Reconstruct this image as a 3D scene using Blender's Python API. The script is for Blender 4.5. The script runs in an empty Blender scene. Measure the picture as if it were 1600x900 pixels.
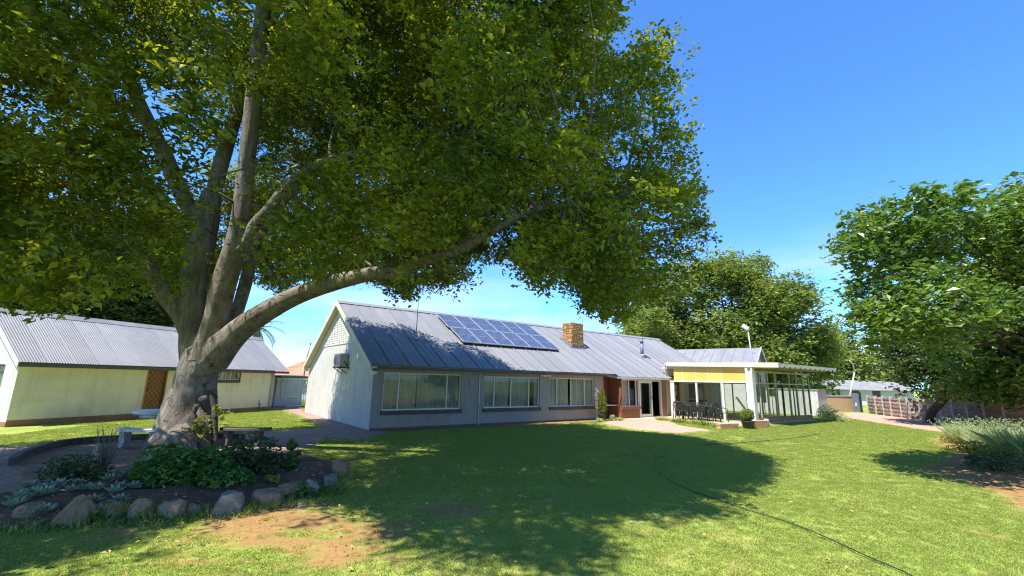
import bpy, bmesh, math, random
import numpy as np
from mathutils import Matrix, Vector, noise as mn
R_ = math.radians
random.seed(7); RNG = np.random.default_rng(7)
SC = bpy.context.scene
COL = SC.collection

# ------------------------------------------------------------------ camera
FOC, PITCH, ROLL, CAM_H = 702.127, 0.203, 0.0228, 1.8      # focal length in pixels of a 1600-wide picture
cam = bpy.data.cameras.new('camera'); camo = bpy.data.objects.new('camera', cam); COL.objects.link(camo)
cam.sensor_fit = 'HORIZONTAL'; cam.sensor_width = 36.0; cam.lens = 36.0*FOC/1600.0
cam.clip_start = 0.05; cam.clip_end = 3000
camo.location = (0, 0, CAM_H)
camo.rotation_euler = (Matrix.Rotation(math.pi/2+PITCH, 3, 'X') @ Matrix.Rotation(ROLL, 3, 'Z')).to_euler()
SC.camera = camo

# ------------------------------------------------------------------ sky, sun, exposure
SUN_AZ, SUN_EL = 225.0, 64.0            # clockwise from the view direction (+Y); the sun stands behind and left
world = bpy.data.worlds.new('World'); SC.world = world; world.use_nodes = True
wn = world.node_tree.nodes; wl = world.node_tree.links; wn.clear()
sky = wn.new('ShaderNodeTexSky'); sky.sky_type = 'NISHITA'; sky.sun_disc = False
sky.sun_elevation = R_(SUN_EL); sky.sun_rotation = R_(SUN_AZ)
sky.altitude = 1500; sky.air_density = 1.0; sky.dust_density = 0.3; sky.ozone_density = 2.0
tcw = wn.new('ShaderNodeTexCoord'); sep = wn.new('ShaderNodeSeparateXYZ'); wl.new(tcw.outputs['Generated'], sep.inputs[0])
mpw = wn.new('ShaderNodeMapping'); mpw.inputs['Scale'].default_value = (2.2, 2.2, 9.0); wl.new(tcw.outputs['Generated'], mpw.inputs[0])
nzw = wn.new('ShaderNodeTexNoise'); nzw.inputs['Scale'].default_value = 1.6; nzw.inputs['Detail'].default_value = 5; wl.new(mpw.outputs[0], nzw.inputs['Vector'])
rmw = wn.new('ShaderNodeMapRange'); rmw.inputs[1].default_value = 0.42; rmw.inputs[2].default_value = 0.66; wl.new(nzw.outputs[0], rmw.inputs[0])
elw = wn.new('ShaderNodeMapRange'); elw.inputs[1].default_value = 0.30; elw.inputs[2].default_value = 0.06; wl.new(sep.outputs[2], elw.inputs[0])
muw = wn.new('ShaderNodeMath'); muw.operation = 'MULTIPLY'; wl.new(rmw.outputs[0], muw.inputs[0]); wl.new(elw.outputs[0], muw.inputs[1])
mu2 = wn.new('ShaderNodeMath'); mu2.operation = 'MULTIPLY'; mu2.inputs[1].default_value = 0.75; wl.new(muw.outputs[0], mu2.inputs[0])
mixw = wn.new('ShaderNodeMixRGB'); mixw.inputs[2].default_value = (3.7, 3.8, 4.4, 1); wl.new(mu2.outputs[0], mixw.inputs[0]); tint = wn.new('ShaderNodeMixRGB'); tint.blend_type = 'MULTIPLY'; tint.inputs[0].default_value = 1; tint.inputs[2].default_value = (.46,.82,1.20,1); wl.new(sky.outputs[0], tint.inputs[1]); wl.new(tint.outputs[0], mixw.inputs[1])
bgw = wn.new('ShaderNodeBackground'); bgw.inputs[1].default_value = 0.15; wl.new(mixw.outputs[0], bgw.inputs[0])
ow = wn.new('ShaderNodeOutputWorld'); wl.new(bgw.outputs[0], ow.inputs[0])
sl = bpy.data.lights.new('sun', 'SUN'); sl.energy = 5.0; sl.angle = R_(0.53); sl.color = (1.0, 0.955, 0.88)
so = bpy.data.objects.new('sun', sl); COL.objects.link(so)
SUN_DIR = Vector((math.sin(R_(SUN_AZ))*math.cos(R_(SUN_EL)), math.cos(R_(SUN_AZ))*math.cos(R_(SUN_EL)), math.sin(R_(SUN_EL))))
so.rotation_euler = SUN_DIR.to_track_quat('Z', 'Y').to_euler(); so.location = (-20, -20, 40)
SC.view_settings.view_transform = 'Standard'; SC.view_settings.look = 'None'
SC.view_settings.exposure = 1.1; SC.view_settings.gamma = 1.0; SC.view_settings.use_curve_mapping = False
SC.cycles.use_denoising = True; SC.cycles.denoising_prefilter = 'NONE'; SC.cycles.max_bounces = 7; SC.cycles.transparent_max_bounces = 16
SC.cycles.diffuse_bounces = 4; SC.cycles.glossy_bounces = 3; SC.cycles.transmission_bounces = 5
SC.cycles.filter_width = 1.15; SC.cycles.caustics_reflective = False; SC.cycles.caustics_refractive = False; SC.cycles.sample_clamp_indirect = 6.0

# ------------------------------------------------------------------ helpers
def ray(px, py):
    u, v = px-800.0, py-450.0; c, s = math.cos(-ROLL), math.sin(-ROLL); u, v = c*u-s*v, s*u+c*v
    return (u, FOC*math.cos(PITCH)+v*math.sin(PITCH), FOC*math.sin(PITCH)-v*math.cos(PITCH))
def at(px, py, Y):
    r = ray(px, py); t = Y/r[1]; return Vector((r[0]*t, Y, CAM_H+r[2]*t))
def gp(px, py, z=0.0):
    r = ray(px, py); t = (z-CAM_H)/r[2]; return Vector((r[0]*t, r[1]*t, z))
def proj_np(P):
    x, y, z = P[:, 0], P[:, 1], P[:, 2]-CAM_H
    fw = y*math.cos(PITCH)+z*math.sin(PITCH); up = -y*math.sin(PITCH)+z*math.cos(PITCH)
    fw = np.where(fw < 0.05, 0.05, fw); u = FOC*x/fw; v = -FOC*up/fw; c, s = math.cos(ROLL), math.sin(ROLL)
    return np.stack([800+c*u-s*v, 450+s*u+c*v], 1)
def in_poly(P, poly):
    x, y = P[:, 0], P[:, 1]; ins = np.zeros(len(P), bool); n = len(poly); j = n-1
    for i in range(n):
        xi, yi = poly[i][0], poly[i][1]; xj, yj = poly[j][0], poly[j][1]
        cond = ((yi > y) != (yj > y)) & (x < (xj-xi)*(y-yi)/((yj-yi) if yj != yi else 1e-9)+xi)
        ins ^= cond; j = i
    return ins
def vnoise(P, scale, seed=0):
    """value noise 0..1 for an (n,3) array"""
    Q = P*scale+seed*17.31; i = np.floor(Q).astype(np.int64); f = Q-i; f = f*f*(3-2*f); out = np.zeros(len(P))
    for dx in (0, 1):
        for dy in (0, 1):
            for dz in (0, 1):
                hsh = ((i[:, 0]+dx)*73856093 ^ (i[:, 1]+dy)*19349663 ^ (i[:, 2]+dz)*83492791) & 0x7fffffff
                hsh = (hsh*1103515245+12345) & 0x7fffffff; val = ((hsh >> 8) % 65536)/65535.0
                w = (f[:, 0] if dx else 1-f[:, 0])*(f[:, 1] if dy else 1-f[:, 1])*(f[:, 2] if dz else 1-f[:, 2]); out += w*val
    return out

class MB:
    def __init__(s): s.v = []; s.f = []; s.sm = []
    def add(s, vs, fs, smooth=False):
        o = len(s.v); s.v += [tuple(p) for p in vs]; s.f += [tuple(i+o for i in f) for f in fs]; s.sm += [smooth]*len(fs); return s
    def box(s, x0, x1, y0, y1, z0, z1):
        vs = [(x0,y0,z0),(x1,y0,z0),(x1,y1,z0),(x0,y1,z0),(x0,y0,z1),(x1,y0,z1),(x1,y1,z1),(x0,y1,z1)]
        return s.add(vs, [(0,3,2,1),(4,5,6,7),(0,1,5,4),(1,2,6,5),(2,3,7,6),(3,0,4,7)])
    def xbox(s, M, x0, x1, y0, y1, z0, z1):
        vs = [M @ Vector(p) for p in [(x0,y0,z0),(x1,y0,z0),(x1,y1,z0),(x0,y1,z0),(x0,y0,z1),(x1,y0,z1),(x1,y1,z1),(x0,y1,z1)]]
        return s.add(vs, [(0,3,2,1),(4,5,6,7),(0,1,5,4),(1,2,6,5),(2,3,7,6),(3,0,4,7)])
    def bar(s, a, b, w, h):
        a, b = Vector(a), Vector(b); d = (b-a); L = d.length; q = d.to_track_quat('X', 'Z').to_matrix().to_4x4()
        return s.xbox(Matrix.Translation(a) @ q, 0, L, -w/2, w/2, -h/2, h/2)
    def prism(s, poly, ext):
        """poly: list of 3D points (planar, any order), extruded by the vector ext"""
        n = len(poly); e = Vector(ext); vs = [Vector(p) for p in poly]+[Vector(p)+e for p in poly]
        fs = [tuple(range(n))[::-1], tuple(range(n, 2*n))]+[(i, (i+1) % n, n+(i+1) % n, n+i) for i in range(n)]
        return s.add(vs, fs)
    def tube(s, pts, rad, n=8, caps=True, wob=0.0):
        pts = [Vector(p) for p in pts]; rad = rad if hasattr(rad, '__len__') else [rad]*len(pts)
        t0 = (pts[1]-pts[0]).normalized(); ref = Vector((0, 0, 1)) if abs(t0.z) < 0.9 else Vector((1, 0, 0))
        nrm = t0.cross(ref).normalized(); vs = []; prev = t0
        for i, p in enumerate(pts):
            t = (pts[min(i+1, len(pts)-1)]-pts[max(i-1, 0)]).normalized()
            nrm = (prev.rotation_difference(t) @ nrm); nrm = (nrm-t*nrm.dot(t)).normalized(); b = t.cross(nrm); prev = t
            for k in range(n):
                a = 2*math.pi*k/n; rr = rad[i]*(1+wob*mn.noise((math.cos(a)*1.4+p.x*.5, math.sin(a)*1.4+p.y*.5, p.z*.8)) if wob else 1)
                vs.append(p+(nrm*math.cos(a)+b*math.sin(a))*rr)
        fs = [(i*n+k, i*n+(k+1) % n, (i+1)*n+(k+1) % n, (i+1)*n+k) for i in range(len(pts)-1) for k in range(n)]
        if caps: fs += [tuple(range(n))[::-1], tuple((len(pts)-1)*n+k for k in range(n))]
        return s.add(vs, fs, True)
    def lathe(s, prof, c=(0, 0, 0), n=16):
        vs = [(c[0]+r*math.cos(2*math.pi*k/n), c[1]+r*math.sin(2*math.pi*k/n), c[2]+z) for r, z in prof for k in range(n)]
        fs = [(i*n+k, i*n+(k+1) % n, (i+1)*n+(k+1) % n, (i+1)*n+k) for i in range(len(prof)-1) for k in range(n)]
        fs += [tuple(range(n))[::-1], tuple((len(prof)-1)*n+k for k in range(n))]
        return s.add(vs, fs, True)
    def mesh(s, name, m):
        me = bpy.data.meshes.new(name); me.from_pydata(s.v, [], s.f); me.materials.append(m)
        me.polygons.foreach_set('use_smooth', s.sm); me.update()
        bm = bmesh.new(); bm.from_mesh(me); bmesh.ops.recalc_face_normals(bm, faces=bm.faces); bm.to_mesh(me); bm.free(); return me
    def build(s, name, m, parent=None, bevel=0.0):
        o = bpy.data.objects.new(name, s.mesh(name, m)); COL.objects.link(o); o.parent = parent
        if bevel:
            b = o.modifiers.new('bevel', 'BEVEL'); b.width = bevel; b.segments = 2; b.limit_method = 'ANGLE'
        return o
def tag(o, label=None, cat=None, group=None, kind=None):
    for k, v in (('label', label), ('category', cat), ('group', group), ('kind', kind)):
        if v: o[k] = v
    return o
def thing(name, label, cat, loc=(0, 0, 0), rz=0.0, group=None, M=None):
    o = bpy.data.objects.new(name, None); COL.objects.link(o); o.empty_display_size = 0.2
    if M is not None: o.matrix_world = M
    else: o.location = loc; o.rotation_euler = (0, 0, rz)
    return tag(o, label, cat, group)
def inst(name, me, parent, loc=(0, 0, 0), rot=(0, 0, 0), scale=(1, 1, 1)):
    o = bpy.data.objects.new(name, me); COL.objects.link(o); o.parent = parent; o.location = loc; o.rotation_euler = rot; o.scale = scale; return o

# ------------------------------------------------------------------ materials
def new_mat(name):
    m = bpy.data.materials.new(name); m.use_nodes = True; nt = m.node_tree; nt.nodes.clear(); return m, nt.nodes, nt.links
def surf(name, col, col2=None, scale=4.0, detail=6, rough=0.8, bump=0.0, bscale=None, metallic=0.0, spec=0.4, stretch=(1, 1, 1), mix=(0.35, 0.65), dirt=None, dirt_scale=0.7, dirt_amt=0.5, coat=0.0, streak=0.0, vary=0.0):
    m, N, L = new_mat(name); out = N.new('ShaderNodeOutputMaterial'); p = N.new('ShaderNodeBsdfPrincipled'); L.new(p.outputs[0], out.inputs[0])
    p.inputs['Roughness'].default_value = rough; p.inputs['Metallic'].default_value = metallic; p.inputs['Specular IOR Level'].default_value = spec
    if coat: p.inputs['Coat Weight'].default_value = coat
    tc = N.new('ShaderNodeTexCoord'); mp = N.new('ShaderNodeMapping'); mp.inputs['Scale'].default_value = stretch; L.new(tc.outputs['Object'], mp.inputs[0])
    nz = N.new('ShaderNodeTexNoise'); nz.inputs['Scale'].default_value = scale; nz.inputs['Detail'].default_value = detail; nz.inputs['Roughness'].default_value = 0.6; L.new(mp.outputs[0], nz.inputs['Vector'])
    cr = N.new('ShaderNodeValToRGB'); cr.color_ramp.elements[0].position = mix[0]; cr.color_ramp.elements[1].position = mix[1]
    cr.color_ramp.elements[0].color = (*col, 1); cr.color_ramp.elements[1].color = (*(col2 or col), 1); L.new(nz.outputs[0], cr.inputs[0]); last = cr.outputs[0]
    if dirt:
        n2 = N.new('ShaderNodeTexNoise'); n2.inputs['Scale'].default_value = dirt_scale; n2.inputs['Detail'].default_value = 8; n2.inputs['Roughness'].default_value = 0.65; L.new(tc.outputs['Object'], n2.inputs['Vector'])
        mr = N.new('ShaderNodeMapRange'); mr.inputs[1].default_value = 0.48; mr.inputs[2].default_value = 0.72; mr.inputs[4].default_value = dirt_amt; L.new(n2.outputs[0], mr.inputs[0])
        mx = N.new('ShaderNodeMixRGB'); L.new(mr.outputs[0], mx.inputs[0]); L.new(last, mx.inputs[1]); mx.inputs[2].default_value = (*dirt, 1); last = mx.outputs[0]
    if streak:
        ms = N.new('ShaderNodeMapping'); ms.inputs['Scale'].default_value = (5, 5, .35); L.new(tc.outputs['Object'], ms.inputs[0]); ns = N.new('ShaderNodeTexNoise'); ns.inputs['Scale'].default_value = 1.2; ns.inputs['Detail'].default_value = 7; ns.inputs['Roughness'].default_value = .7; L.new(ms.outputs[0], ns.inputs['Vector'])
        rs_ = N.new('ShaderNodeMapRange'); rs_.inputs[1].default_value = .52; rs_.inputs[2].default_value = .75; rs_.inputs[4].default_value = streak; L.new(ns.outputs[0], rs_.inputs[0]); mxs = N.new('ShaderNodeMixRGB'); L.new(rs_.outputs[0], mxs.inputs[0]); L.new(last, mxs.inputs[1]); mxs.inputs[2].default_value = (*[c*.55 for c in col], 1); last = mxs.outputs[0]
    if vary:
        oi = N.new('ShaderNodeObjectInfo'); hv = N.new('ShaderNodeHueSaturation'); rv_ = N.new('ShaderNodeMapRange'); rv_.inputs[3].default_value = 1-vary; rv_.inputs[4].default_value = 1+vary; L.new(oi.outputs['Random'], rv_.inputs[0]); L.new(rv_.outputs[0], hv.inputs['Value']); L.new(last, hv.inputs['Color']); last = hv.outputs[0]
    L.new(last, p.inputs['Base Color'])
    if bump:
        nb = N.new('ShaderNodeTexNoise'); nb.inputs['Scale'].default_value = bscale or scale*4; nb.inputs['Detail'].default_value = 5; L.new(mp.outputs[0], nb.inputs['Vector'])
        b = N.new('ShaderNodeBump'); b.inputs['Strength'].default_value = bump; b.inputs['Distance'].default_value = 0.02; L.new(nb.outputs[0], b.inputs['Height']); L.new(b.outputs[0], p.inputs['Normal'])
    return m
def leaf_mat(name, cols, trans=0.4, tcol=(1.5, 1.35, 0.5), rough=0.45, spec=0.4, noise_scale=0.6):
    """colour varies from leaf to leaf and from bough to bough"""
    m, N, L = new_mat(name); out = N.new('ShaderNodeOutputMaterial'); g = N.new('ShaderNodeNewGeometry')
    tc = N.new('ShaderNodeTexCoord'); nz = N.new('ShaderNodeTexNoise'); nz.inputs['Scale'].default_value = noise_scale; nz.inputs['Detail'].default_value = 3; L.new(tc.outputs['Object'], nz.inputs['Vector'])
    a = N.new('ShaderNodeMath'); a.operation = 'MULTIPLY_ADD'; a.inputs[1].default_value = 0.5; L.new(g.outputs['Random Per Island'], a.inputs[0])
    b = N.new('ShaderNodeMapRange'); b.inputs[1].default_value = 0.3; b.inputs[2].default_value = 0.7; b.inputs[4].default_value = 0.5; L.new(nz.outputs[0], b.inputs[0]); L.new(b.outputs[0], a.inputs[2])
    cr = N.new('ShaderNodeValToRGB'); els = cr.color_ramp.elements
    while len(els) < len(cols): els.new(0.5)
    for i, c in enumerate(cols): els[i].position = i/(len(cols)-1); els[i].color = (*c, 1)
    L.new(a.outputs[0], cr.inputs[0])
    p = N.new('ShaderNodeBsdfPrincipled'); p.inputs['Roughness'].default_value = rough; p.inputs['Specular IOR Level'].default_value = spec; L.new(cr.outputs[0], p.inputs['Base Color'])
    t = N.new('ShaderNodeBsdfTranslucent'); mu = N.new('ShaderNodeMixRGB'); mu.blend_type = 'MULTIPLY'; mu.inputs[0].default_value = 1; mu.inputs[2].default_value = (*tcol, 1); L.new(cr.outputs[0], mu.inputs[1]); L.new(mu.outputs[0], t.inputs[0])
    mx = N.new('ShaderNodeMixShader'); mx.inputs[0].default_value = trans; L.new(p.outputs[0], mx.inputs[1]); L.new(t.outputs[0], mx.inputs[2]); L.new(mx.outputs[0], out.inputs[0]); return m
def glass_mat(name, tint=(0.8, 0.85, 0.82), rough=0.02):
    m, N, L = new_mat(name); out = N.new('ShaderNodeOutputMaterial'); tr = N.new('ShaderNodeBsdfTransparent'); tr.inputs[0].default_value = (*tint, 1)
    gl = N.new('ShaderNodeBsdfGlossy'); gl.inputs['Roughness'].default_value = rough; fr = N.new('ShaderNodeLayerWeight'); fr.inputs[0].default_value = .5; pw5 = N.new('ShaderNodeMath'); pw5.operation = 'POWER'; pw5.inputs[1].default_value = 5; L.new(fr.outputs['Facing'], pw5.inputs[0])
    mr = N.new('ShaderNodeMath'); mr.operation = 'MULTIPLY_ADD'; mr.inputs[1].default_value = .5; mr.inputs[2].default_value = .03; mr.use_clamp = True; L.new(pw5.outputs[0], mr.inputs[0])
    mx = N.new('ShaderNodeMixShader'); L.new(mr.outputs[0], mx.inputs[0]); L.new(tr.outputs[0], mx.inputs[1]); L.new(gl.outputs[0], mx.inputs[2]); L.new(mx.outputs[0], out.inputs[0]); return m

M_ = {}
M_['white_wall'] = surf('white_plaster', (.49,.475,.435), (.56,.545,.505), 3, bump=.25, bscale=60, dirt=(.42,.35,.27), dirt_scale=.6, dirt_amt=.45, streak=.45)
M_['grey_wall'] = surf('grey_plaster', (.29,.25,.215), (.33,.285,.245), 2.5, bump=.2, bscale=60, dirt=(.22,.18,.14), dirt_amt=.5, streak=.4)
M_['cream_wall'] = surf('cream_plaster', (.72,.61,.42), (.78,.67,.48), 2.0, bump=.25, bscale=50, dirt=(.44,.35,.22), dirt_scale=.8, dirt_amt=.5, streak=.4)
M_['plinth'] = surf('brown_plinth_paint', (.26,.12,.055), (.34,.17,.08), 3, bump=.2, dirt=(.20,.11,.06), dirt_amt=.5)
M_['white_paint'] = surf('white_paint', (.62,.60,.55), (.68,.66,.61), 6, rough=.5, dirt=(.55,.50,.42), dirt_amt=.3)
M_['cream_paint'] = surf('cream_paint', (.58,.53,.42), (.64,.59,.48), 6, rough=.5, dirt=(.52,.45,.34), dirt_amt=.3)
M_['roof'] = surf('grey_roof_paint', (.18,.18,.19), (.225,.225,.235), 1.4, rough=.5, dirt=(.16,.15,.145), dirt_scale=.9, dirt_amt=.5, stretch=(1,.4,1), spec=.4, vary=.09)
M_['roof2'] = surf('weathered_grey_roof', (.18,.18,.187), (.24,.24,.247), 1.2, rough=.5, dirt=(.16,.14,.135), dirt_scale=1.1, dirt_amt=.5, spec=.4, vary=.10)
M_['fascia'] = surf('dark_fascia_paint', (.075,.062,.052), (.11,.09,.075), 5, rough=.55)
M_['dark_frame'] = surf('dark_brown_frame', (.05,.042,.036), (.075,.06,.05), 5, rough=.5)
M_['frame'] = surf('cream_window_frame', (.62,.58,.46), (.70,.66,.54), 6, rough=.45)
M_['olive_frame'] = surf('olive_cream_frame', (.40,.38,.25), (.48,.46,.32), 6, rough=.45)
M_['glass'] = glass_mat('window_glass', (.92,.94,.92))
M_['sun_glass'] = glass_mat('sunroom_glass', (.88,.91,.87))
M_['curtain'] = surf('pale_curtain', (.26,.25,.225), (.42,.405,.37), 3, rough=.9, stretch=(6,6,.3))
M_['curtain_w'] = surf('white_curtain', (.42,.37,.29), (.58,.53,.44), 3, rough=.9, stretch=(6,6,.3))
M_['wood'] = surf('red_brown_wood', (.17,.062,.028), (.27,.11,.05), 5, rough=.55, stretch=(6,6,.35), bump=.2, dirt=(.12,.05,.03), dirt_amt=.5)
M_['orange_wood'] = surf('varnished_orange_door', (.42,.17,.035), (.52,.23,.05), 4, rough=.4, stretch=(6,6,.4), dirt=(.28,.11,.03), dirt_amt=.4)
M_['gate_bar'] = surf('brown_gate_bars', (.07,.03,.012), (.11,.05,.02), 8, rough=.5)
M_['yellow'] = surf('yellow_panel_paint', (.74,.47,.10), (.80,.53,.14), 1.5, rough=.5, dirt=(.62,.40,.12), dirt_amt=.3, vary=.06)
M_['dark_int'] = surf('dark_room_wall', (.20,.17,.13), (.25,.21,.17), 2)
M_['concrete'] = surf('concrete', (.36,.34,.30), (.46,.44,.40), 5, bump=.3, bscale=50, dirt=(.22,.20,.16), dirt_amt=.6, dirt_scale=2)
M_['pale_stone'] = surf('pale_cast_stone', (.55,.54,.50), (.66,.65,.61), 8, bump=.3, dirt=(.30,.29,.25), dirt_scale=3, dirt_amt=.6)
M_['patio'] = surf('yellow_concrete_apron', (.50,.40,.24), (.58,.47,.30), 2, dirt=(.36,.28,.18), bump=.2)
M_['metal'] = surf('galvanised_metal', (.42,.43,.45), (.52,.53,.55), 6, rough=.4, metallic=.6)
M_['dark_metal'] = surf('blue_grey_metal', (.14,.16,.20), (.20,.22,.26), 6, rough=.45)
M_['black'] = surf('black_plastic', (.018,.019,.018), (.03,.03,.03), 6, rough=.4)
M_['pot'] = surf('black_pot', (.03,.03,.035), (.05,.05,.055), 6, rough=.5)
M_['terracotta'] = surf('orange_brick', (.42,.20,.085), (.52,.28,.13), 9, bump=.4, bscale=50, dirt=(.30,.16,.09), dirt_scale=4, dirt_amt=.6, vary=.25)
M_['mortar'] = surf('mortar', (.36,.30,.23), (.42,.36,.28), 9, bump=.3)
M_['stone_clad'] = leaf_mat('chimney_stone', [(.20,.08,.03),(.52,.27,.11),(.66,.42,.20),(.36,.16,.06),(.60,.34,.14)], trans=0.0, rough=.85, spec=.2, noise_scale=3)
M_['rock'] = surf('brown_garden_rock', (.17,.10,.055), (.34,.22,.125), 5, detail=9, rough=.95, bump=.9, bscale=16, dirt=(.12,.09,.06), dirt_scale=3, dirt_amt=.7)
M_['grey_rock'] = surf('grey_garden_rock', (.18,.14,.105), (.33,.27,.205), 5, detail=9, rough=.95, bump=.9, bscale=14, stretch=(1,1,3), dirt=(.13,.11,.09), dirt_scale=3, dirt_amt=.7)
M_['soil'] = surf('dark_bed_soil', (.085,.05,.03), (.16,.09,.055), 6, detail=9, rough=1, bump=.8, bscale=30)
M_['ring'] = surf('leaf_strewn_ground', (.20,.115,.075), (.32,.20,.14), 3, detail=10, rough=1, bump=.5, bscale=30, dirt=(.12,.075,.045), dirt_scale=1.6, dirt_amt=.8)
M_['hose'] = surf('dark_green_hose', (.015,.028,.02), (.03,.05,.035), 10, rough=.5)
M_['tile_roof'] = surf('orange_tile_roof', (.42,.16,.085), (.52,.22,.12), 5, bump=.4)

def bark_mat(name, c1, c2, c3, vs=3.0):
    m, N, L = new_mat(name); out = N.new('ShaderNodeOutputMaterial'); p = N.new('ShaderNodeBsdfPrincipled'); L.new(p.outputs[0], out.inputs[0]); p.inputs['Roughness'].default_value = .9; p.inputs['Specular IOR Level'].default_value = .2
    tc = N.new('ShaderNodeTexCoord'); mp = N.new('ShaderNodeMapping'); mp.inputs['Scale'].default_value = (1, 1, .22); L.new(tc.outputs['Object'], mp.inputs[0])
    n1 = N.new('ShaderNodeTexNoise'); n1.inputs['Scale'].default_value = vs*3; n1.inputs['Detail'].default_value = 10; n1.inputs['Roughness'].default_value = .68; L.new(mp.outputs[0], n1.inputs['Vector'])
    n2 = N.new('ShaderNodeTexNoise'); n2.inputs['Scale'].default_value = 1.3; n2.inputs['Detail'].default_value = 6; L.new(tc.outputs['Object'], n2.inputs['Vector'])
    mp3 = N.new('ShaderNodeMapping'); mp3.inputs['Scale'].default_value = (1, 1, 3.2); L.new(tc.outputs['Object'], mp3.inputs[0])
    n3 = N.new('ShaderNodeTexNoise'); n3.inputs['Scale'].default_value = 2.6; n3.inputs['Detail'].default_value = 8; n3.inputs['Distortion'].default_value = 1.2; L.new(mp3.outputs[0], n3.inputs['Vector'])
    cr = N.new('ShaderNodeValToRGB'); cr.color_ramp.elements[0].position = .33; cr.color_ramp.elements[1].position = .6; cr.color_ramp.elements[0].color = (*c1, 1); cr.color_ramp.elements[1].color = (*c2, 1); L.new(n1.outputs[0], cr.inputs[0])
    mr = N.new('ShaderNodeMapRange'); mr.inputs[1].default_value = .5; mr.inputs[2].default_value = .72; mr.inputs[4].default_value = .75; L.new(n2.outputs[0], mr.inputs[0])
    mx = N.new('ShaderNodeMixRGB'); L.new(mr.outputs[0], mx.inputs[0]); L.new(cr.outputs[0], mx.inputs[1]); mx.inputs[2].default_value = (*c3, 1)
    m3 = N.new('ShaderNodeMapRange'); m3.inputs[1].default_value = .65; m3.inputs[2].default_value = .69; m3.inputs[4].default_value = .8; L.new(n3.outputs[0], m3.inputs[0])
    mx3 = N.new('ShaderNodeMixRGB'); L.new(m3.outputs[0], mx3.inputs[0]); L.new(mx.outputs[0], mx3.inputs[1]); mx3.inputs[2].default_value = (c1[0]*.4, c1[1]*.4, c1[2]*.4, 1); L.new(mx3.outputs[0], p.inputs['Base Color'])
    ad = N.new('ShaderNodeMath'); ad.operation = 'SUBTRACT'; L.new(n1.outputs[0], ad.inputs[0]); L.new(m3.outputs[0], ad.inputs[1])
    b = N.new('ShaderNodeBump'); b.inputs['Strength'].default_value = 1.0; b.inputs['Distance'].default_value = .09; L.new(ad.outputs[0], b.inputs['Height']); L.new(b.outputs[0], p.inputs['Normal']); return m
M_['bark'] = bark_mat('grey_bark', (.14,.112,.085), (.30,.268,.228), (.11,.083,.058))
M_['bark2'] = bark_mat('dark_bark', (.06,.05,.04), (.13,.11,.09), (.05,.04,.035))
M_['big_leaf'] = leaf_mat('big_tree_leaves', [(.036,.070,.010),(.092,.142,.016),(.19,.225,.022),(.34,.32,.03)], trans=.5, tcol=(1.9,1.65,.28), rough=.42)
M_['right_leaf'] = leaf_mat('glossy_broad_leaves', [(.05,.10,.022),(.09,.165,.035),(.16,.24,.05),(.28,.31,.09)], trans=.35, tcol=(1.5,1.5,.4), rough=.36, spec=.5)
M_['far_leaf'] = leaf_mat('far_tree_leaves', [(.085,.12,.03),(.145,.195,.042),(.22,.27,.055),(.31,.33,.08)], trans=.35, tcol=(1.4,1.4,.5), rough=.55, noise_scale=.3)
M_['dark_leaf'] = leaf_mat('dark_tree_leaves', [(.024,.05,.016),(.042,.08,.024),(.07,.115,.032),(.12,.16,.05)], trans=.3, rough=.45)
M_['shrub_leaf'] = leaf_mat('glossy_shrub_leaves', [(.03,.085,.015),(.055,.145,.024),(.095,.21,.035),(.16,.29,.055)], trans=.35, rough=.35, spec=.5, noise_scale=2)
M_['yellow_leaf'] = leaf_mat('yellow_green_leaves', [(.10,.15,.015),(.18,.23,.03),(.27,.30,.05)], trans=.4, rough=.5, noise_scale=3)
M_['blue_leaf'] = leaf_mat('silvery_succulent_leaves', [(.15,.21,.15),(.24,.31,.22),(.36,.42,.30)], trans=.15, rough=.5, noise_scale=3)
M_['grey_leaf'] = leaf_mat('grey_green_leaves', [(.25,.33,.14),(.37,.44,.22),(.50,.55,.34)], trans=.3, rough=.6, noise_scale=2)
M_['dry_leaf'] = leaf_mat('dry_grey_twigs', [(.14,.12,.10),(.20,.18,.15)], trans=.1, rough=.8)
M_['spike'] = leaf_mat('dry_flower_spikes', [(.36,.30,.22),(.46,.38,.30),(.40,.30,.32)], trans=.2, rough=.8)
M_['palm_leaf'] = leaf_mat('palm_leaves', [(.09,.13,.06),(.16,.20,.09)], trans=.3, rough=.45)
M_['grass'] = leaf_mat('lawn_blades', [(.215,.265,.055),(.27,.32,.07),(.325,.37,.09),(.45,.45,.16)], trans=.4, tcol=(1.3,1.25,.5), rough=.5, noise_scale=.5)

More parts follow.
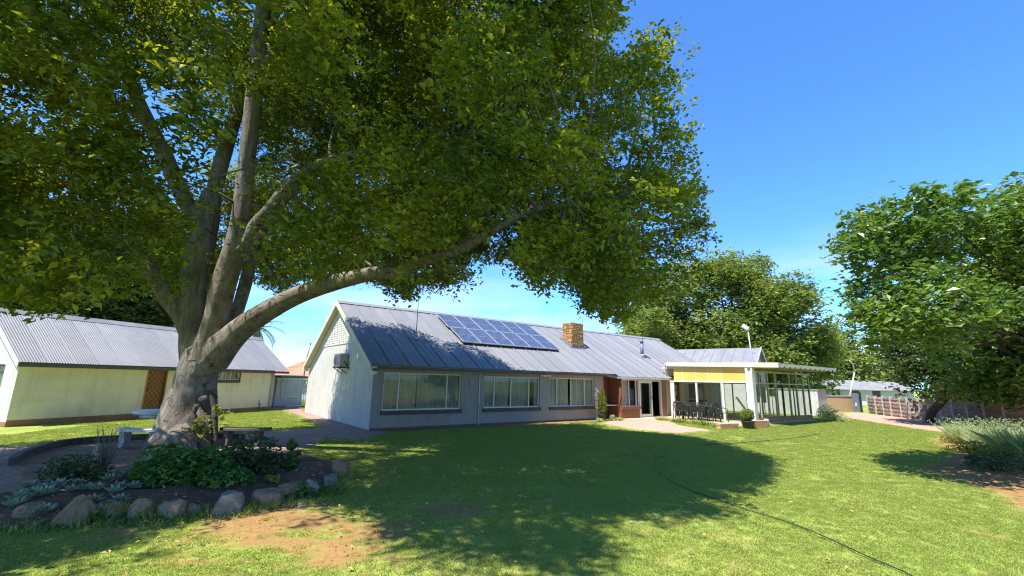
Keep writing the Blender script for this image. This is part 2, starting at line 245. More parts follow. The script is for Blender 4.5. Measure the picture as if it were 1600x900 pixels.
def paver_mat(name, c1, c2, mort, bw=.22, bh=.11, rotz=0.0):
    m, N, L = new_mat(name); out = N.new('ShaderNodeOutputMaterial'); p = N.new('ShaderNodeBsdfPrincipled'); L.new(p.outputs[0], out.inputs[0]); p.inputs['Roughness'].default_value = .9
    tc = N.new('ShaderNodeTexCoord'); mp = N.new('ShaderNodeMapping'); mp.inputs['Rotation'].default_value = (0, 0, rotz); L.new(tc.outputs['Object'], mp.inputs[0])
    br = N.new('ShaderNodeTexBrick'); br.inputs['Scale'].default_value = 1; br.inputs['Brick Width'].default_value = bw; br.inputs['Row Height'].default_value = bh; br.inputs['Mortar Size'].default_value = .007
    br.inputs['Color1'].default_value = (*c1, 1); br.inputs['Color2'].default_value = (*c2, 1); br.inputs['Mortar'].default_value = (*mort, 1); L.new(mp.outputs[0], br.inputs['Vector'])
    nz = N.new('ShaderNodeTexNoise'); nz.inputs['Scale'].default_value = 1.3; nz.inputs['Detail'].default_value = 8; L.new(tc.outputs['Object'], nz.inputs['Vector'])
    mr = N.new('ShaderNodeMapRange'); mr.inputs[1].default_value = .42; mr.inputs[2].default_value = .7; mr.inputs[4].default_value = .65; L.new(nz.outputs[0], mr.inputs[0])
    mx = N.new('ShaderNodeMixRGB'); L.new(mr.outputs[0], mx.inputs[0]); L.new(br.outputs[0], mx.inputs[1]); mx.inputs[2].default_value = (mort[0]*1.1, mort[1], mort[2], 1); L.new(mx.outputs[0], p.inputs['Base Color'])
    b = N.new('ShaderNodeBump'); b.inputs['Strength'].default_value = .5; b.inputs['Distance'].default_value = .01; L.new(br.outputs['Fac'], b.inputs['Height']); b.invert = True; L.new(b.outputs[0], p.inputs['Normal']); return m
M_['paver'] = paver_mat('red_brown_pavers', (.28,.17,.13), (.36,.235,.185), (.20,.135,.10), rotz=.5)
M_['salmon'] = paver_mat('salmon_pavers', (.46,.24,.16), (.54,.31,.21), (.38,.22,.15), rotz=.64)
M_['far_brick'] = paver_mat('far_orange_brickwork', (.50,.26,.10), (.60,.35,.15), (.42,.27,.15), .3, .12)

# ================================================================== GROUND
HA = math.atan2(0.5993, 0.8005)                      # heading of the house's long side
C0 = Vector((-4.8218, 16.180, 0)); MH = Matrix.Translation(C0) @ Matrix.Rotation(HA, 4, 'Z')
def hw(a, b, z=0.0): return MH @ Vector((a, b, z))
B0 = Vector((-15.99, 14.93, 0)); BA = math.pi/2-0.325; MBd = Matrix.Translation(B0) @ Matrix.Rotation(BA, 4, 'Z')
HE, HR, HW = 2.403, 5.061, 9.187; SLOPE = (HR-HE)/(HW/2)

def pxpoly(pts): return [tuple(gp(x, y)[:2]) for x, y in pts]
P_PAVE = [tuple(p) for p in pxpoly([(0,700),(120,692),(250,684),(345,680),(440,673),(510,669),(470,650),(444,641)])] \
    + [tuple(gp(408,637)[:2]), tuple(gp(470,632)[:2])] + [tuple(hw(-.02,9.6)[:2]), tuple(hw(-.02,-.02)[:2]), tuple(hw(.5,-.62)[:2])] \
    + pxpoly([(560,689),(507,684),(497,692),(470,703),(420,718),(330,722),(200,735),(120,760),(0,775)])
P_BED = pxpoly([(-120,800),(0,783),(70,762),(150,752),(215,735),(300,722),(420,712),(500,722),(545,730),(520,757),(470,776),(400,786),(330,795),(250,805),(170,811),(80,819),(-40,832),(-160,838)])
P_SALMON = [tuple(hw(11.3,-.9)[:2]), tuple(hw(13.0,-.62)[:2]), tuple(hw(15.0,-1.35)[:2])] + pxpoly([(1060,665),(1113,673),(1060,677),(1000,672),(945,663)])
P_APRON = [tuple(hw(12.9,-.36)[:2]), tuple(hw(16.95,-.36)[:2]), tuple(hw(16.95,-5.3)[:2]), tuple(hw(15.6,-5.3)[:2]), tuple(hw(14.9,-3.0)[:2]), tuple(hw(14.6,-1.2)[:2]), tuple(hw(13.0,-.7)[:2])]
P_DRIVE = pxpoly([(1290,646),(1345,645),(1365,648),(1440,655),(1505,664),(1530,672),(1476,676),(1420,668),(1330,654)])
P_RSOIL = pxpoly([(1476,676),(1530,672),(1700,676)]) + [(24,12),(16,3.0),(6.6,3.0)] + pxpoly([(1640,812),(1600,796),(1550,772),(1500,752),(1468,738),(1440,733),(1490,712),(1478,700),(1462,690)])
P_HOUSE = [tuple(hw(*p)[:2]) for p in ((0,0),(24,0),(24,9.2),(0,9.2))]
P_SUNR = [tuple(hw(*p)[:2]) for p in ((16.6,0.2),(16.6,-5.5),(24,-5.5),(24,0.2))]
P_OUT = [tuple((MBd @ Vector((*p,0)))[:2]) for p in ((0,0),(10.4,0),(10.4,4),(0,4))]
def seg_dist(P, a, b):
    a = np.array(a); b = np.array(b); d = b-a; t = np.clip(((P-a)@d)/(d@d), 0, 1); return np.hypot(*(P-(a+t[:, None]*d)).T)
def poly_dist(P, poly): return np.min([seg_dist(P, poly[i], poly[(i+1) % len(poly)]) for i in range(len(poly))], 0)
def bare(P):
    """how bare the lawn is at (n,2) points: 0 grass .. 1 soil"""
    P3 = np.concatenate([P, np.zeros((len(P), 1))], 1)
    n1 = vnoise(P3, .9, 1)*.5+vnoise(P3, 2.3, 2)*.3+vnoise(P3, 6.1, 3)*.2
    e = np.hypot((P[:, 0]+2.7)/2.5, (P[:, 1]-5.9)/1.35); patch = np.clip(1.35-e, 0, 1)
    n2 = vnoise(P3, 3.4, 14)*.5+vnoise(P3, 9, 15)*.5
    out = np.clip((patch*.85+n1*1.5+n2*1.9-2.12)*2.0, 0, .92)
    e2 = np.hypot((P[:, 0]+.75)/.8, (P[:, 1]-6.9)/.45); out = np.maximum(out, np.clip((1.2-e2+n1-.55)*1.6, 0, 1)*.9)
    thin = np.clip((n1-.63)*5, 0, 1)*np.clip(1.3-np.abs(P[:, 1]-7)/9, 0, 1)*.55; out = np.maximum(out, thin)
    hd = (P-np.array(C0[:2]))@np.array([-.5993, .8005]); ha = (P-np.array(C0[:2]))@np.array([.8005, .5993])
    out = np.maximum(out, np.where((ha > -.5) & (ha < 12.5), np.clip((hd+.75+(n1-.5)*.6)*5, 0, 1)*(hd < .3), 0))
    d = poly_dist(P, P_RSOIL); ins = in_poly(P, P_RSOIL); sd = np.where(ins, d, -d); out = np.maximum(out, np.clip((sd+(n1-.5)*.9)*3+.5, 0, 1))
    return out
def straw(P):
    P3 = np.concatenate([P, np.zeros((len(P), 1))], 1)
    n = vnoise(P3, .55, 5)*.45+vnoise(P3, 1.7, 6)*.35+vnoise(P3, 5.3, 7)*.2
    return np.clip((n-.5)*4.5, 0, 1)

def axis_steps(parts):
    out = []
    for a, b, st in parts: out += list(np.arange(a, b-1e-6, st))
    return np.array(out+[parts[-1][1]])
gx = axis_steps([(-500,-60,40),(-60,-16,2),(-16,14,.13),(14,34,.5),(34,60,2),(60,500,40)])
gy = axis_steps([(-300,-6,30),(-6,3.6,.8),(3.6,13,.11),(13,24,.22),(24,50,1),(50,90,5),(90,800,50)])
GX, GY = np.meshgrid(gx, gy); GP = np.stack([GX.ravel(), GY.ravel()], 1)
def relief(P):
    P3 = np.concatenate([P, np.zeros((len(P), 1))], 1); w = np.clip((14-np.abs(P[:, 1]-7))/6, 0, 1)*(np.abs(P[:, 0]) < 15)
    return ((vnoise(P3, 1.1, 8)-.5)*.05+(vnoise(P3, 5, 9)-.5)*.02)*w
keep_flat = np.zeros(len(GP), bool)
for pl in (P_PAVE, P_SALMON, P_APRON, P_SUNR, P_HOUSE, P_DRIVE): keep_flat |= in_poly(GP, pl) | (poly_dist(GP, pl) < .3)
GZ = np.where(keep_flat, 0, relief(GP)-.012)
nx, ny = len(gx), len(gy); idx = np.arange(nx*ny).reshape(ny, nx)
quads = np.stack([idx[:-1, :-1], idx[:-1, 1:], idx[1:, 1:], idx[1:, :-1]], -1).reshape(-1, 4)
def np_mesh(name, V, F, mats, smooth=False):
    """V (n,3), F (m,k) with the same number of corners per face"""
    me = bpy.data.meshes.new(name); m, k = F.shape; me.vertices.add(len(V)); me.vertices.foreach_set('co', V.astype(np.float32).ravel())
    me.loops.add(m*k); me.loops.foreach_set('vertex_index', F.astype(np.int32).ravel()); me.polygons.add(m)
    me.polygons.foreach_set('loop_start', np.arange(0, m*k, k, dtype=np.int32)); me.polygons.foreach_set('use_smooth', np.full(m, smooth))
    for mt in mats: me.materials.append(mt)
    me.update(calc_edges=True); return me
def lawn_mat():
    m, N, L = new_mat('lawn_ground'); out = N.new('ShaderNodeOutputMaterial'); p = N.new('ShaderNodeBsdfPrincipled'); L.new(p.outputs[0], out.inputs[0]); p.inputs['Roughness'].default_value = 1; p.inputs['Specular IOR Level'].default_value = .1
    tc = N.new('ShaderNodeTexCoord'); nz = N.new('ShaderNodeTexNoise'); nz.inputs['Scale'].default_value = 9; nz.inputs['Detail'].default_value = 10; nz.inputs['Roughness'].default_value = .75; L.new(tc.outputs['Object'], nz.inputs['Vector'])
    cr = N.new('ShaderNodeValToRGB'); cr.color_ramp.elements[0].position = .35; cr.color_ramp.elements[1].position = .68; cr.color_ramp.elements[0].color = (.14,.20,.03,1); cr.color_ramp.elements[1].color = (.28,.34,.065,1); L.new(nz.outputs[0], cr.inputs[0])
    at1 = N.new('ShaderNodeAttribute'); at1.attribute_name = 'bare'; at2 = N.new('ShaderNodeAttribute'); at2.attribute_name = 'straw'
    m1 = N.new('ShaderNodeMath'); m1.operation = 'MULTIPLY'; m1.inputs[1].default_value = .3; L.new(at2.outputs['Fac'], m1.inputs[0])
    x1 = N.new('ShaderNodeMixRGB'); L.new(m1.outputs[0], x1.inputs[0]); L.new(cr.outputs[0], x1.inputs[1]); x1.inputs[2].default_value = (.52,.45,.16,1)
    n2 = N.new('ShaderNodeTexNoise'); n2.inputs['Scale'].default_value = 14; n2.inputs['Detail'].default_value = 12; n2.inputs['Roughness'].default_value = .75; L.new(tc.outputs['Object'], n2.inputs['Vector'])
    c2 = N.new('ShaderNodeValToRGB'); c2.color_ramp.elements[0].position = .3; c2.color_ramp.elements[1].position = .7; c2.color_ramp.elements[0].color = (.19,.10,.04,1); c2.color_ramp.elements[1].color = (.35,.205,.085,1); L.new(n2.outputs[0], c2.inputs[0])
    x2 = N.new('ShaderNodeMixRGB'); L.new(at1.outputs['Fac'], x2.inputs[0]); L.new(x1.outputs[0], x2.inputs[1]); L.new(c2.outputs[0], x2.inputs[2]); L.new(x2.outputs[0], p.inputs['Base Color'])
    b = N.new('ShaderNodeBump'); b.inputs['Strength'].default_value = .7; b.inputs['Distance'].default_value = .02; L.new(nz.outputs[0], b.inputs['Height']); L.new(b.outputs[0], p.inputs['Normal']); return m
gme = np_mesh('lawn', np.concatenate([GP, GZ[:, None]], 1), quads, [lawn_mat()], True)
for nm, val in (('bare', bare(GP)), ('straw', straw(GP))):
    a = gme.attributes.new(nm, 'FLOAT', 'POINT'); a.data.foreach_set('value', val.astype(np.float32))
lawn = bpy.data.objects.new('lawn', gme); COL.objects.link(lawn); tag(lawn, 'wide green lawn with worn patches of red soil', kind='structure')

def sheet(name, poly, z, m, label, thick=.03):
    """a slab with a rounded-off outline"""
    b = MB(); b.prism([(x, y, z-thick) for x, y in poly], (0, 0, thick)); o = b.build(name, m); return tag(o, label, kind='structure')
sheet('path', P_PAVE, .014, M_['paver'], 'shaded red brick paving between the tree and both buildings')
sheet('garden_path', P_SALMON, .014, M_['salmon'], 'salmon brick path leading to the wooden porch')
sheet('patio', P_APRON, .03, M_['patio'], 'pale concrete apron in front of the glass sunroom', .05)
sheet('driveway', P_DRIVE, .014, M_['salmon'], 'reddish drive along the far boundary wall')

# tree ring and its kerb
ringpts = [gp(x, y) for x, y in ((18,729),(30,720),(58,709),(95,699),(140,693.5),(200,689.5),(262,687),(330,686),(380,688))]
def catmull(pts, n=6):
    P = [Vector(p) for p in pts]; P = [P[0]*2-P[1]]+P+[P[-1]*2-P[-2]]; out = []
    for i in range(1, len(P)-2):
        for k in range(n):
            t = k/n; out.append(.5*((2*P[i])+(-P[i-1]+P[i+1])*t+(2*P[i-1]-5*P[i]+4*P[i+1]-P[i+2])*t*t+(-P[i-1]+3*P[i]-3*P[i+1]+P[i+2])*t**3))
    return out+[P[-2]]
rp = catmull(ringpts, 5)
kb = MB()
for i in range(len(rp)-1):
    a, b = rp[i], rp[i+1]; d = (b-a).normalized(); nrm = Vector((-d.y, d.x, 0)); w = .06
    kb.add([a-nrm*w, a+nrm*w, b+nrm*w, b-nrm*w]+[p+Vector((0,0,.17)) for p in (a-nrm*w, a+nrm*w, b+nrm*w, b-nrm*w)],
           [(4,5,6,7),(0,1,5,4),(2,3,7,6),(1,2,6,5),(3,0,4,7)])
M_['shaded_stone'] = surf('shade_darkened_stone', (.06,.055,.05), (.10,.09,.08), 6, bump=.3)  # concrete darkened to carry the shade on the kerb face and right bench
tag(kb.build('kerb', M_['shaded_stone']), 'curved concrete kerb round the big tree', kind='structure')
ring_poly = [tuple(p[:2]) for p in rp]+pxpoly([(420,705),(330,724),(200,738),(120,764),(60,772)])
sheet('tree_ring_ground', ring_poly, .022, M_['ring'], 'bare leaf strewn ground inside the kerb under the tree', .04)

# raised rock garden soil
bx = np.array(P_BED); lo, hi = bx.min(0)-.6, bx.max(0)+.6
fx = np.arange(lo[0], hi[0], .1); fy = np.arange(lo[1], hi[1], .1); FX, FY = np.meshgrid(fx, fy); BP = np.stack([FX.ravel(), FY.ravel()], 1)
def bed_h(P):
    ins = in_poly(P, P_BED); d = np.where(ins, poly_dist(P, P_BED), -poly_dist(P, P_BED)); P3 = np.concatenate([P, np.zeros((len(P), 1))], 1)
    return np.where(d > -.5, np.clip((d+.05)/.5, -1, 1)*.20+(vnoise(P3, 3, 4)-.5)*.09*np.clip(d*4, 0, 1), -.2)
bz = bed_h(BP); n1, n2 = len(fx), len(fy); ii = np.arange(n1*n2).reshape(n2, n1)
bq = np.stack([ii[:-1, :-1], ii[:-1, 1:], ii[1:, 1:], ii[1:, :-1]], -1).reshape(-1, 4); bq = bq[(bz[bq] > -.19).all(1)]
bed = bpy.data.objects.new('flower_bed', np_mesh('flower_bed', np.concatenate([BP, bz[:, None]], 1), bq, [M_['soil']], True)); COL.objects.link(bed)
tag(bed, 'raised dark soil of the rock garden under the tree', kind='structure')
def bedz(x, y): return float(max(bed_h(np.array([[x, y]]))[0], 0.0))

# ================================================================== BUILDINGS
def wall_open(mb, f, u0, u1, z0, z1, th, ops):
    """a wall with openings; f(u, w, z) places it, w = 0 outside face, w = th inside face"""
    us = sorted({u0, u1, *[o[0] for o in ops], *[o[1] for o in ops]}); zs = sorted({z0, z1, *[o[2] for o in ops], *[o[3] for o in ops]})
    def is_open(i, j):
        if i < 0 or j < 0 or i >= len(us)-1 or j >= len(zs)-1: return True
        cu, cz = (us[i]+us[i+1])/2, (zs[j]+zs[j+1])/2
        return any(o[0] < cu < o[1] and o[2] < cz < o[3] for o in ops)
    for i in range(len(us)-1):
        for j in range(len(zs)-1):
            if is_open(i, j): continue
            a, b, c, d = us[i], us[i+1], zs[j], zs[j+1]
            mb.add([f(a,0,c), f(b,0,c), f(b,0,d), f(a,0,d)], [(0,1,2,3)]); mb.add([f(a,th,c), f(b,th,c), f(b,th,d), f(a,th,d)], [(3,2,1,0)])
            if is_open(i-1, j): mb.add([f(a,0,c), f(a,th,c), f(a,th,d), f(a,0,d)], [(3,2,1,0)])
            if is_open(i+1, j): mb.add([f(b,0,c), f(b,th,c), f(b,th,d), f(b,0,d)], [(0,1,2,3)])
            if is_open(i, j-1): mb.add([f(a,0,c), f(b,0,c), f(b,th,c), f(a,th,c)], [(0,1,2,3)])
            if is_open(i, j+1): mb.add([f(a,0,d), f(b,0,d), f(b,th,d), f(a,th,d)], [(3,2,1,0)])
    return mb
def fbox(mb, f, u0, u1, w0, w1, z0, z1):
    vs = [f(u0,w0,z0), f(u1,w0,z0), f(u1,w1,z0), f(u0,w1,z0), f(u0,w0,z1), f(u1,w0,z1), f(u1,w1,z1), f(u0,w1,z1)]
    return mb.add(vs, [(0,3,2,1),(4,5,6,7),(0,1,5,4),(1,2,6,5),(2,3,7,6),(3,0,4,7)])
def window(parent, f, u0, u1, z0, z1, muls, fm, sill=None, curtains=(), cmat=None, fw=.05, rec=.06, glass=None):
    fr = MB()
    for a, b, c, d in ((u0,u1,z1-fw,z1),(u0,u1,z0,z0+fw),(u0,u0+fw,z0+fw,z1-fw),(u1-fw,u1,z0+fw,z1-fw)): fbox(fr, f, a, b, rec, rec+.05, c, d)
    w = fr.build('window', fm, parent)
    for mu in muls: m = MB(); fbox(m, f, mu-fw/2, mu+fw/2, rec-.004, rec+.046, z0+fw, z1-fw); m.build('mullion', fm, w)
    edges = [u0+fw]+[x for mu in muls for x in (mu-fw/2, mu+fw/2)]+[u1-fw]
    for i in range(0, len(edges), 2):
        g = MB(); fbox(g, f, edges[i], edges[i+1], rec+.018, rec+.024, z0+fw, z1-fw); g.build('pane', glass or M_['glass'], w)
    if sill:
        s_ = MB(); fbox(s_, f, u0-.04, u1+.04, -.07, rec-.006, z0-.14, z0-.004); s_.build('sill', sill, w, .008)
    for (a, b) in curtains:
        c = MB(); n = max(8, int((b-a)/.018)); vs = []
        for k in range(n+1):
            u = a+(b-a)*k/n; wv = rec+.10+.03*math.sin(u*48+math.sin(u*7)*2)+.012*math.sin(u*131)
            vs += [f(u, wv, z0-.05), f(u, wv+.01*math.sin(u*9), z1+.05)]
        c.add(vs, [(2*k, 2*k+2, 2*k+3, 2*k+1) for k in range(n)], True); c.build('curtain', cmat or M_['curtain'], w)
    return w

# ---------------------------------------------------------------- main house
house = thing('house', 'long grey and white single storey house with grey metal gable roof', 'house', M=MH)
ff = lambda u, w, z: (u, w, z)                 # front wall, outside at y = 0
W1, W2, W3 = (.40,3.62,.65,1.99), (4.70,7.72,.66,1.96), (8.33,11.30,.66,1.98)
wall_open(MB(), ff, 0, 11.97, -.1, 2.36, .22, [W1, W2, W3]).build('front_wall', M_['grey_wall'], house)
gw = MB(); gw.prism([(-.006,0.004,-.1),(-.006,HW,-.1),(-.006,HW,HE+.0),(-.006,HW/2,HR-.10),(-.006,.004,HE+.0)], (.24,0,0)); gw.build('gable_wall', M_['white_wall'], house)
bk = MB(); bk.box(.24,23.3,HW-.22,HW,-.1,HE+.05); bk.build('back_wall', M_['white_wall'], house)
eg = MB(); eg.prism([(23.05,-.0,-.1),(23.05,HW,-.1),(23.05,HW,HE),(23.05,HW/2,HR-.1),(23.05,0,HE)], (.24,0,0)); eg.build('end_gable_wall', M_['white_wall'], house)
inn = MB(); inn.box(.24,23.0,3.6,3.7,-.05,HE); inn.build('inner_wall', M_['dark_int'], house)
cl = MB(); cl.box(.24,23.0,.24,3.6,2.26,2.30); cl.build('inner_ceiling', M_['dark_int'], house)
pt = MB(); pt.box(4.1,4.2,.24,3.6,-.05,2.55); pt.box(7.95,8.05,.24,3.6,-.05,2.55); pt.box(12.2,12.3,.6,3.6,-.05,2.55); pt.build('partition', M_['dark_int'], house)
ba = MB(); ba.box(.0,11.97,-.006,-.001,-.08,.07); ba.build('damp_course', M_['fascia'], house)
window(house, ff, *W1, (1.0, 2.99), M_['frame'], M_['dark_frame'], ((.42,1.75),(1.78,3.61)), M_['curtain'])
window(house, ff, *W2, (5.25, 6.13, 7.13), M_['frame'], M_['dark_frame'], ((4.72,6.1),(6.14,7.2),(7.5,7.71)), M_['curtain'])
window(house, ff, *W3, (8.82, 9.73, 10.64), M_['frame'], M_['dark_frame'], ((8.36,9.65),(9.78,11.28)), M_['curtain_w'])
# painted bricks in the peak of the gable
bm_ = MB(); bm_.box(-.018,.0,-.12,.12,-.042,.042); brick_me = bm_.mesh('brick', M_['white_paint'])
gab = [o for o in house.children if o.name.startswith('gable_wall')][0]
zc = 3.16; row = 0
while zc < 4.78:
    half = (HR-.14-zc-.06)/SLOPE; y = HW/2-half+.12+(row % 2)*.13; k = 0
    while y < HW/2+half-.1:
        o = inst('brick', brick_me, gab, (-.008-random.uniform(0,.008), y, zc+.045+random.uniform(-.004,.004)), (random.uniform(-.02,.02),0,random.uniform(-.02,.02)), (1, random.uniform(.9,1.0), random.uniform(.86,1))); y += .262
    zc += .098; row += 1
# roof
roof = MB()
def rz(b): return HE+b*SLOPE
OG = .24; A0, A1 = -OG, 23.42
roof.prism([(A0,HW/2,HR+.0),(A0,HW+.3,HE-.3*SLOPE),(A0,HW+.3,HE-.3*SLOPE-.03),(A0,HW/2,HR-.03)], (A1-A0,0,0))
roof.prism([(A0,HW/2,HR-.03),(A0,-.27,rz(-.27)-.03),(A0,-.27,rz(-.27)-.05),(A0,HW/2,HR-.05)], (A1-A0,0,0))
roof_o = roof.build('roof', M_['roof'], house)
rc = MB(); rc.prism([(A0-.01,HW/2-.2,HR-.2*SLOPE+.05),(A0-.01,HW/2,HR+.07),(A0-.01,HW/2+.2,HR-.2*SLOPE+.05),(A0-.01,HW/2+.2,HR-.2*SLOPE+.035),(A0-.01,HW/2,HR+.055),(A0-.01,HW/2-.2,HR-.2*SLOPE+.035)], (A1-A0+.02,0,0)); rc.build('ridge_cap', M_['roof'], roof_o)
SHW = .754
def sheet_mesh(b0):
    L = math.hypot(HW/2-b0-.0, (HW/2-b0)*SLOPE); m = MB()
    prof = [(0,0),(.012,.042),(.034,.042),(.046,0),(.25,.002),(.258,.012),(.27,.012),(.278,.002),(.50,.002),(.508,.012),(.52,.012),(.528,.002),(SHW,0)]
    m.add([(x, t*L, z) for t in (0, 1) for x, z in prof], [(i, i+1, len(prof)+i+1, len(prof)+i) for i in range(len(prof)-1)])
    m.add([(x, 0, z-.001*(z > 0)) for x, z in prof]+[(x, 0, -.012) for x, z in prof], [(i, len(prof)+i, len(prof)+i+1, i+1) for i in range(len(prof)-1)])
    return m.mesh('roof_sheet', M_['roof'])
sm1, sm2 = sheet_mesh(-.28), sheet_mesh(-.50); ang = math.atan(SLOPE); k = 0
while A0+k*SHW < A1-.3:
    a = A0+k*SHW; b0 = -.28 if a < 12.2 else -.50
    inst('roof_sheet', sm1 if b0 == -.28 else sm2, roof_o, (a, b0, rz(b0)+.006+random.uniform(0,.003)), (ang, 0, 0)); k += 1
# fascia, soffit, barge boards
fa = MB(); fa.box(A0,11.9,-.262,-.235,2.11,rz(-.26)-.055); fa.bar((11.9,-.25,2.16),(12.5,-.47,2.08),.03,.13); fa.build('fascia', M_['fascia'], house)
fa2 = MB(); fa2.box(12.5,17.0,-.50,-.455,2.02,2.10); fa2.build('porch_gutter', M_['white_paint'], house, .006)
so_ = MB(); so_.box(A0,11.97,-.235,-.004,2.14,2.155); so_.build('soffit', M_['white_paint'], house)
for nm, s in (('bargeboard', 1), ('bargeboard', -1)):
    b_ = MB(); e = HW/2+.36
    y1 = HW/2-s*e; z1 = HR-e*SLOPE
    b_.prism([(A0-.03,HW/2,HR+.045),(A0-.03,y1,z1+.045),(A0-.03,y1,z1-.15),(A0-.03,HW/2,HR-.17)], (.032,0,0)); b_.build(nm, M_['cream_paint'], house)
    s2 = MB(); s2.prism([(A0+.003,HW/2,HR-.062),(A0+.003,y1,z1-.062),(A0+.003,y1,z1-.085),(A0+.003,HW/2,HR-.085)], (OG-.012,0,0)); s2.build('verge_soffit', M_['cream_paint'], house)
eb = MB(); eb.prism([(A0-.028,HW/2+HW/2+.36,HE-.36*SLOPE-.15),(A0-.028,HW+.02,HE-.36*SLOPE-.15),(A0-.028,HW+.02,HE-.08),(A0-.028,HW+.34,HE-.36*SLOPE+.02)], (OG,0,0)); eb.build('boxed_eave', M_['cream_paint'], house)
# chimney of small stones
ch = MB(); ch.box(11.9,12.82,2.20,2.92,3.45,5.06); M_['dark_mortar'] = surf('dark_mortar', (.10,.06,.035), (.16,.10,.06), 9, bump=.3); cho = ch.build('chimney', M_['dark_mortar'], house)
fl = MB(); fl.prism([(11.8,2.08,3.52),(12.92,2.08,3.52),(12.92,2.08,3.72),(11.8,2.08,3.72)], (0,.1,0)); fl.prism([(11.8,2.08,rz(2.08)),(11.8,3.05,rz(3.05)),(11.8,3.05,rz(3.05)+.14),(11.8,2.08,rz(2.08)+.14)], (.06,0,0)); fl.prism([(12.86,2.08,rz(2.08)),(12.86,3.05,rz(3.05)),(12.86,3.05,rz(3.05)+.14),(12.86,2.08,rz(2.08)+.14)], (.06,0,0)); fl.build('flashing', M_['dark_metal'], cho)
st = MB()
def stones(mb, face, u0, u1, z0, z1):
    z = z0
    while z < z1:
        hgt = random.uniform(.06,.11); u = u0-random.uniform(0,.06)
        while u < u1:
            w = random.uniform(.07,.17); p = random.uniform(.012,.05); a, b = max(u,u0)+.008, min(u+w,u1)-.008
            if b-a > .03:
                c, d = z+.008, min(z+hgt, z1)-.006; q = [(a,c),(b,c),(b,d),(a,d)]; q = [(x+random.uniform(-.012,.012), y+random.uniform(-.012,.012)) for x, y in q]
                cx, cz = (a+b)/2, (c+d)/2
                vs = [face(x, 0, y) for x, y in q]+[face(cx+(x-cx)*.75, p, cz+(y-cz)*.75) for x, y in q]
                mb.add(vs, [(4,5,6,7),(0,1,5,4),(1,2,6,5),(2,3,7,6),(3,0,4,7)])
            u += w
        z += hgt
stones(st, lambda u, p, z: (u, 2.20-p, z), 11.9, 12.82, 3.66, 5.05); stones(st, lambda u, p, z: (11.9-p, u, z), 2.20, 2.92, 3.66, 5.05)
stones(st, lambda u, p, z: (12.82+p, u, z), 2.20, 2.92, 3.66, 5.05); stones(st, lambda u, p, z: (u, 2.92+p, z), 11.9, 12.82, 3.9, 5.05); stones(st, lambda u, p, z: (u, z, 5.05+p), 11.9, 12.82, 2.2, 2.92)
tag(st.build('stone_cladding', M_['stone_clad'], cho), 'rough orange and brown stones', kind='stuff')
# flue pipe
fp = MB(); fp.tube([(17.49,1.72,3.3),(17.49,1.72,4.36)], .105, 16); fpo = fp.build('flue_pipe', M_['dark_metal'], house)
fc = MB(); fc.lathe([(.02,.24),(.24,.12),(.25,.10),(.03,.10)], (17.49,1.72,4.42), 16); fc.build('rain_cap', M_['dark_metal'], fpo)
for k in range(3):
    t = MB(); t.bar((17.49+.1*math.cos(k*2.1),1.72+.1*math.sin(k*2.1),4.3),(17.49+.13*math.cos(k*2.1),1.72+.13*math.sin(k*2.1),4.54),.012,.012); t.build('cap_strut', M_['dark_metal'], fpo)
fk = MB(); fk.lathe([(.19,-.12),(.11,.10),(.108,.14)], (17.49,1.72,3.43), 16); fk.build('flue_collar', M_['metal'], fpo)
# pipes and fittings on the front wall
pp = MB(); pp.tube([(4.45,-.03,-.02),(4.45,-.03,2.12)], .022, 8); ppo = pp.build('downpipe', M_['white_paint'], house)
for z in (.35,.95,1.55): c_ = MB(); c_.box(4.41,4.49,-.052,-.001,z,z+.03); c_.build('pipe_clip', M_['metal'], ppo)
# niche and porch front
nb = MB(); nb.box(11.97,12.9,.55,.62,-.1,2.5); nb.box(11.75,11.966,.222,.55,-.1,2.5)
nbo = nb.build('niche_back', M_['wood'], house)
pl_me = MB().box(-.058,.058,-.012,0,0,2.12).mesh('plank', M_['wood'])
for k in range(7): inst('plank', pl_me, nbo, (12.04+k*.128, .55, .0))
spn = MB(); spn.box(12.9,12.96,-.36,.55,-.1,2.14); spo = spn.build('porch_side', M_['wood'], house)
for k in range(7): inst('plank', pl_me, spo, (12.9, -.29+k*.128, .0), (0,0,-math.pi/2))
sh = MB(); sh.box(12.0,12.88,-.1,.53,.66,.70); sh.build('shelf', M_['white_paint'], house, .005)
fp_ = lambda u, w, z: (u, -.36+w, z)
lp = MB(); lp.box(12.962,14.38,-.355,-.25,-.05,.60); lpo = lp.build('low_panel', M_['wood'], house)
pl2 = MB().box(-.058,.058,-.012,0,.03,.59).mesh('plank', M_['wood'])
for k in range(11): inst('plank', pl2, lpo, (13.03+k*.128, -.355, 0))
window(house, fp_, 12.962, 14.36, .62, 2.0, (13.56, 14.13), M_['frame'], M_['wood'], ((13.0,13.55),), M_['curtain_w'], .045, .03)
bl = MB()
for k in range(9): bl.box(13.62,14.1,-.2,-.17,.72+k*.09,.775+k*.09)
bl.build('blind', M_['dark_metal'], house)
mull = MB(); mull.box(14.20,14.36,-.30,-.285,.64,1.95); mull.build('window_jamb', M_['wood'], house)
hd = MB(); hd.box(12.962,17.0,-.36,-.26,2.0,2.14); hd.build('porch_header', M_['cream_paint'], house)
dr = MB()
for a, b, c, d in ((14.385,14.47,0.03,1.99),(16.28,16.36,.03,1.99),(14.47,16.28,1.92,1.99),(14.47,16.28,.03,.06)): dr.box(a,b,-.36,-.24,c,d)
dro = dr.build('sliding_door', M_['frame'], house)
lf = MB()
for a, b, c, d in ((14.48,14.55,.065,1.915),(15.44,15.55,.065,1.915),(14.55,15.44,1.82,1.915),(14.55,15.44,.065,.20)): lf.box(a,b,-.32,-.28,c,d)
lf.build('door_leaf', M_['frame'], dro)
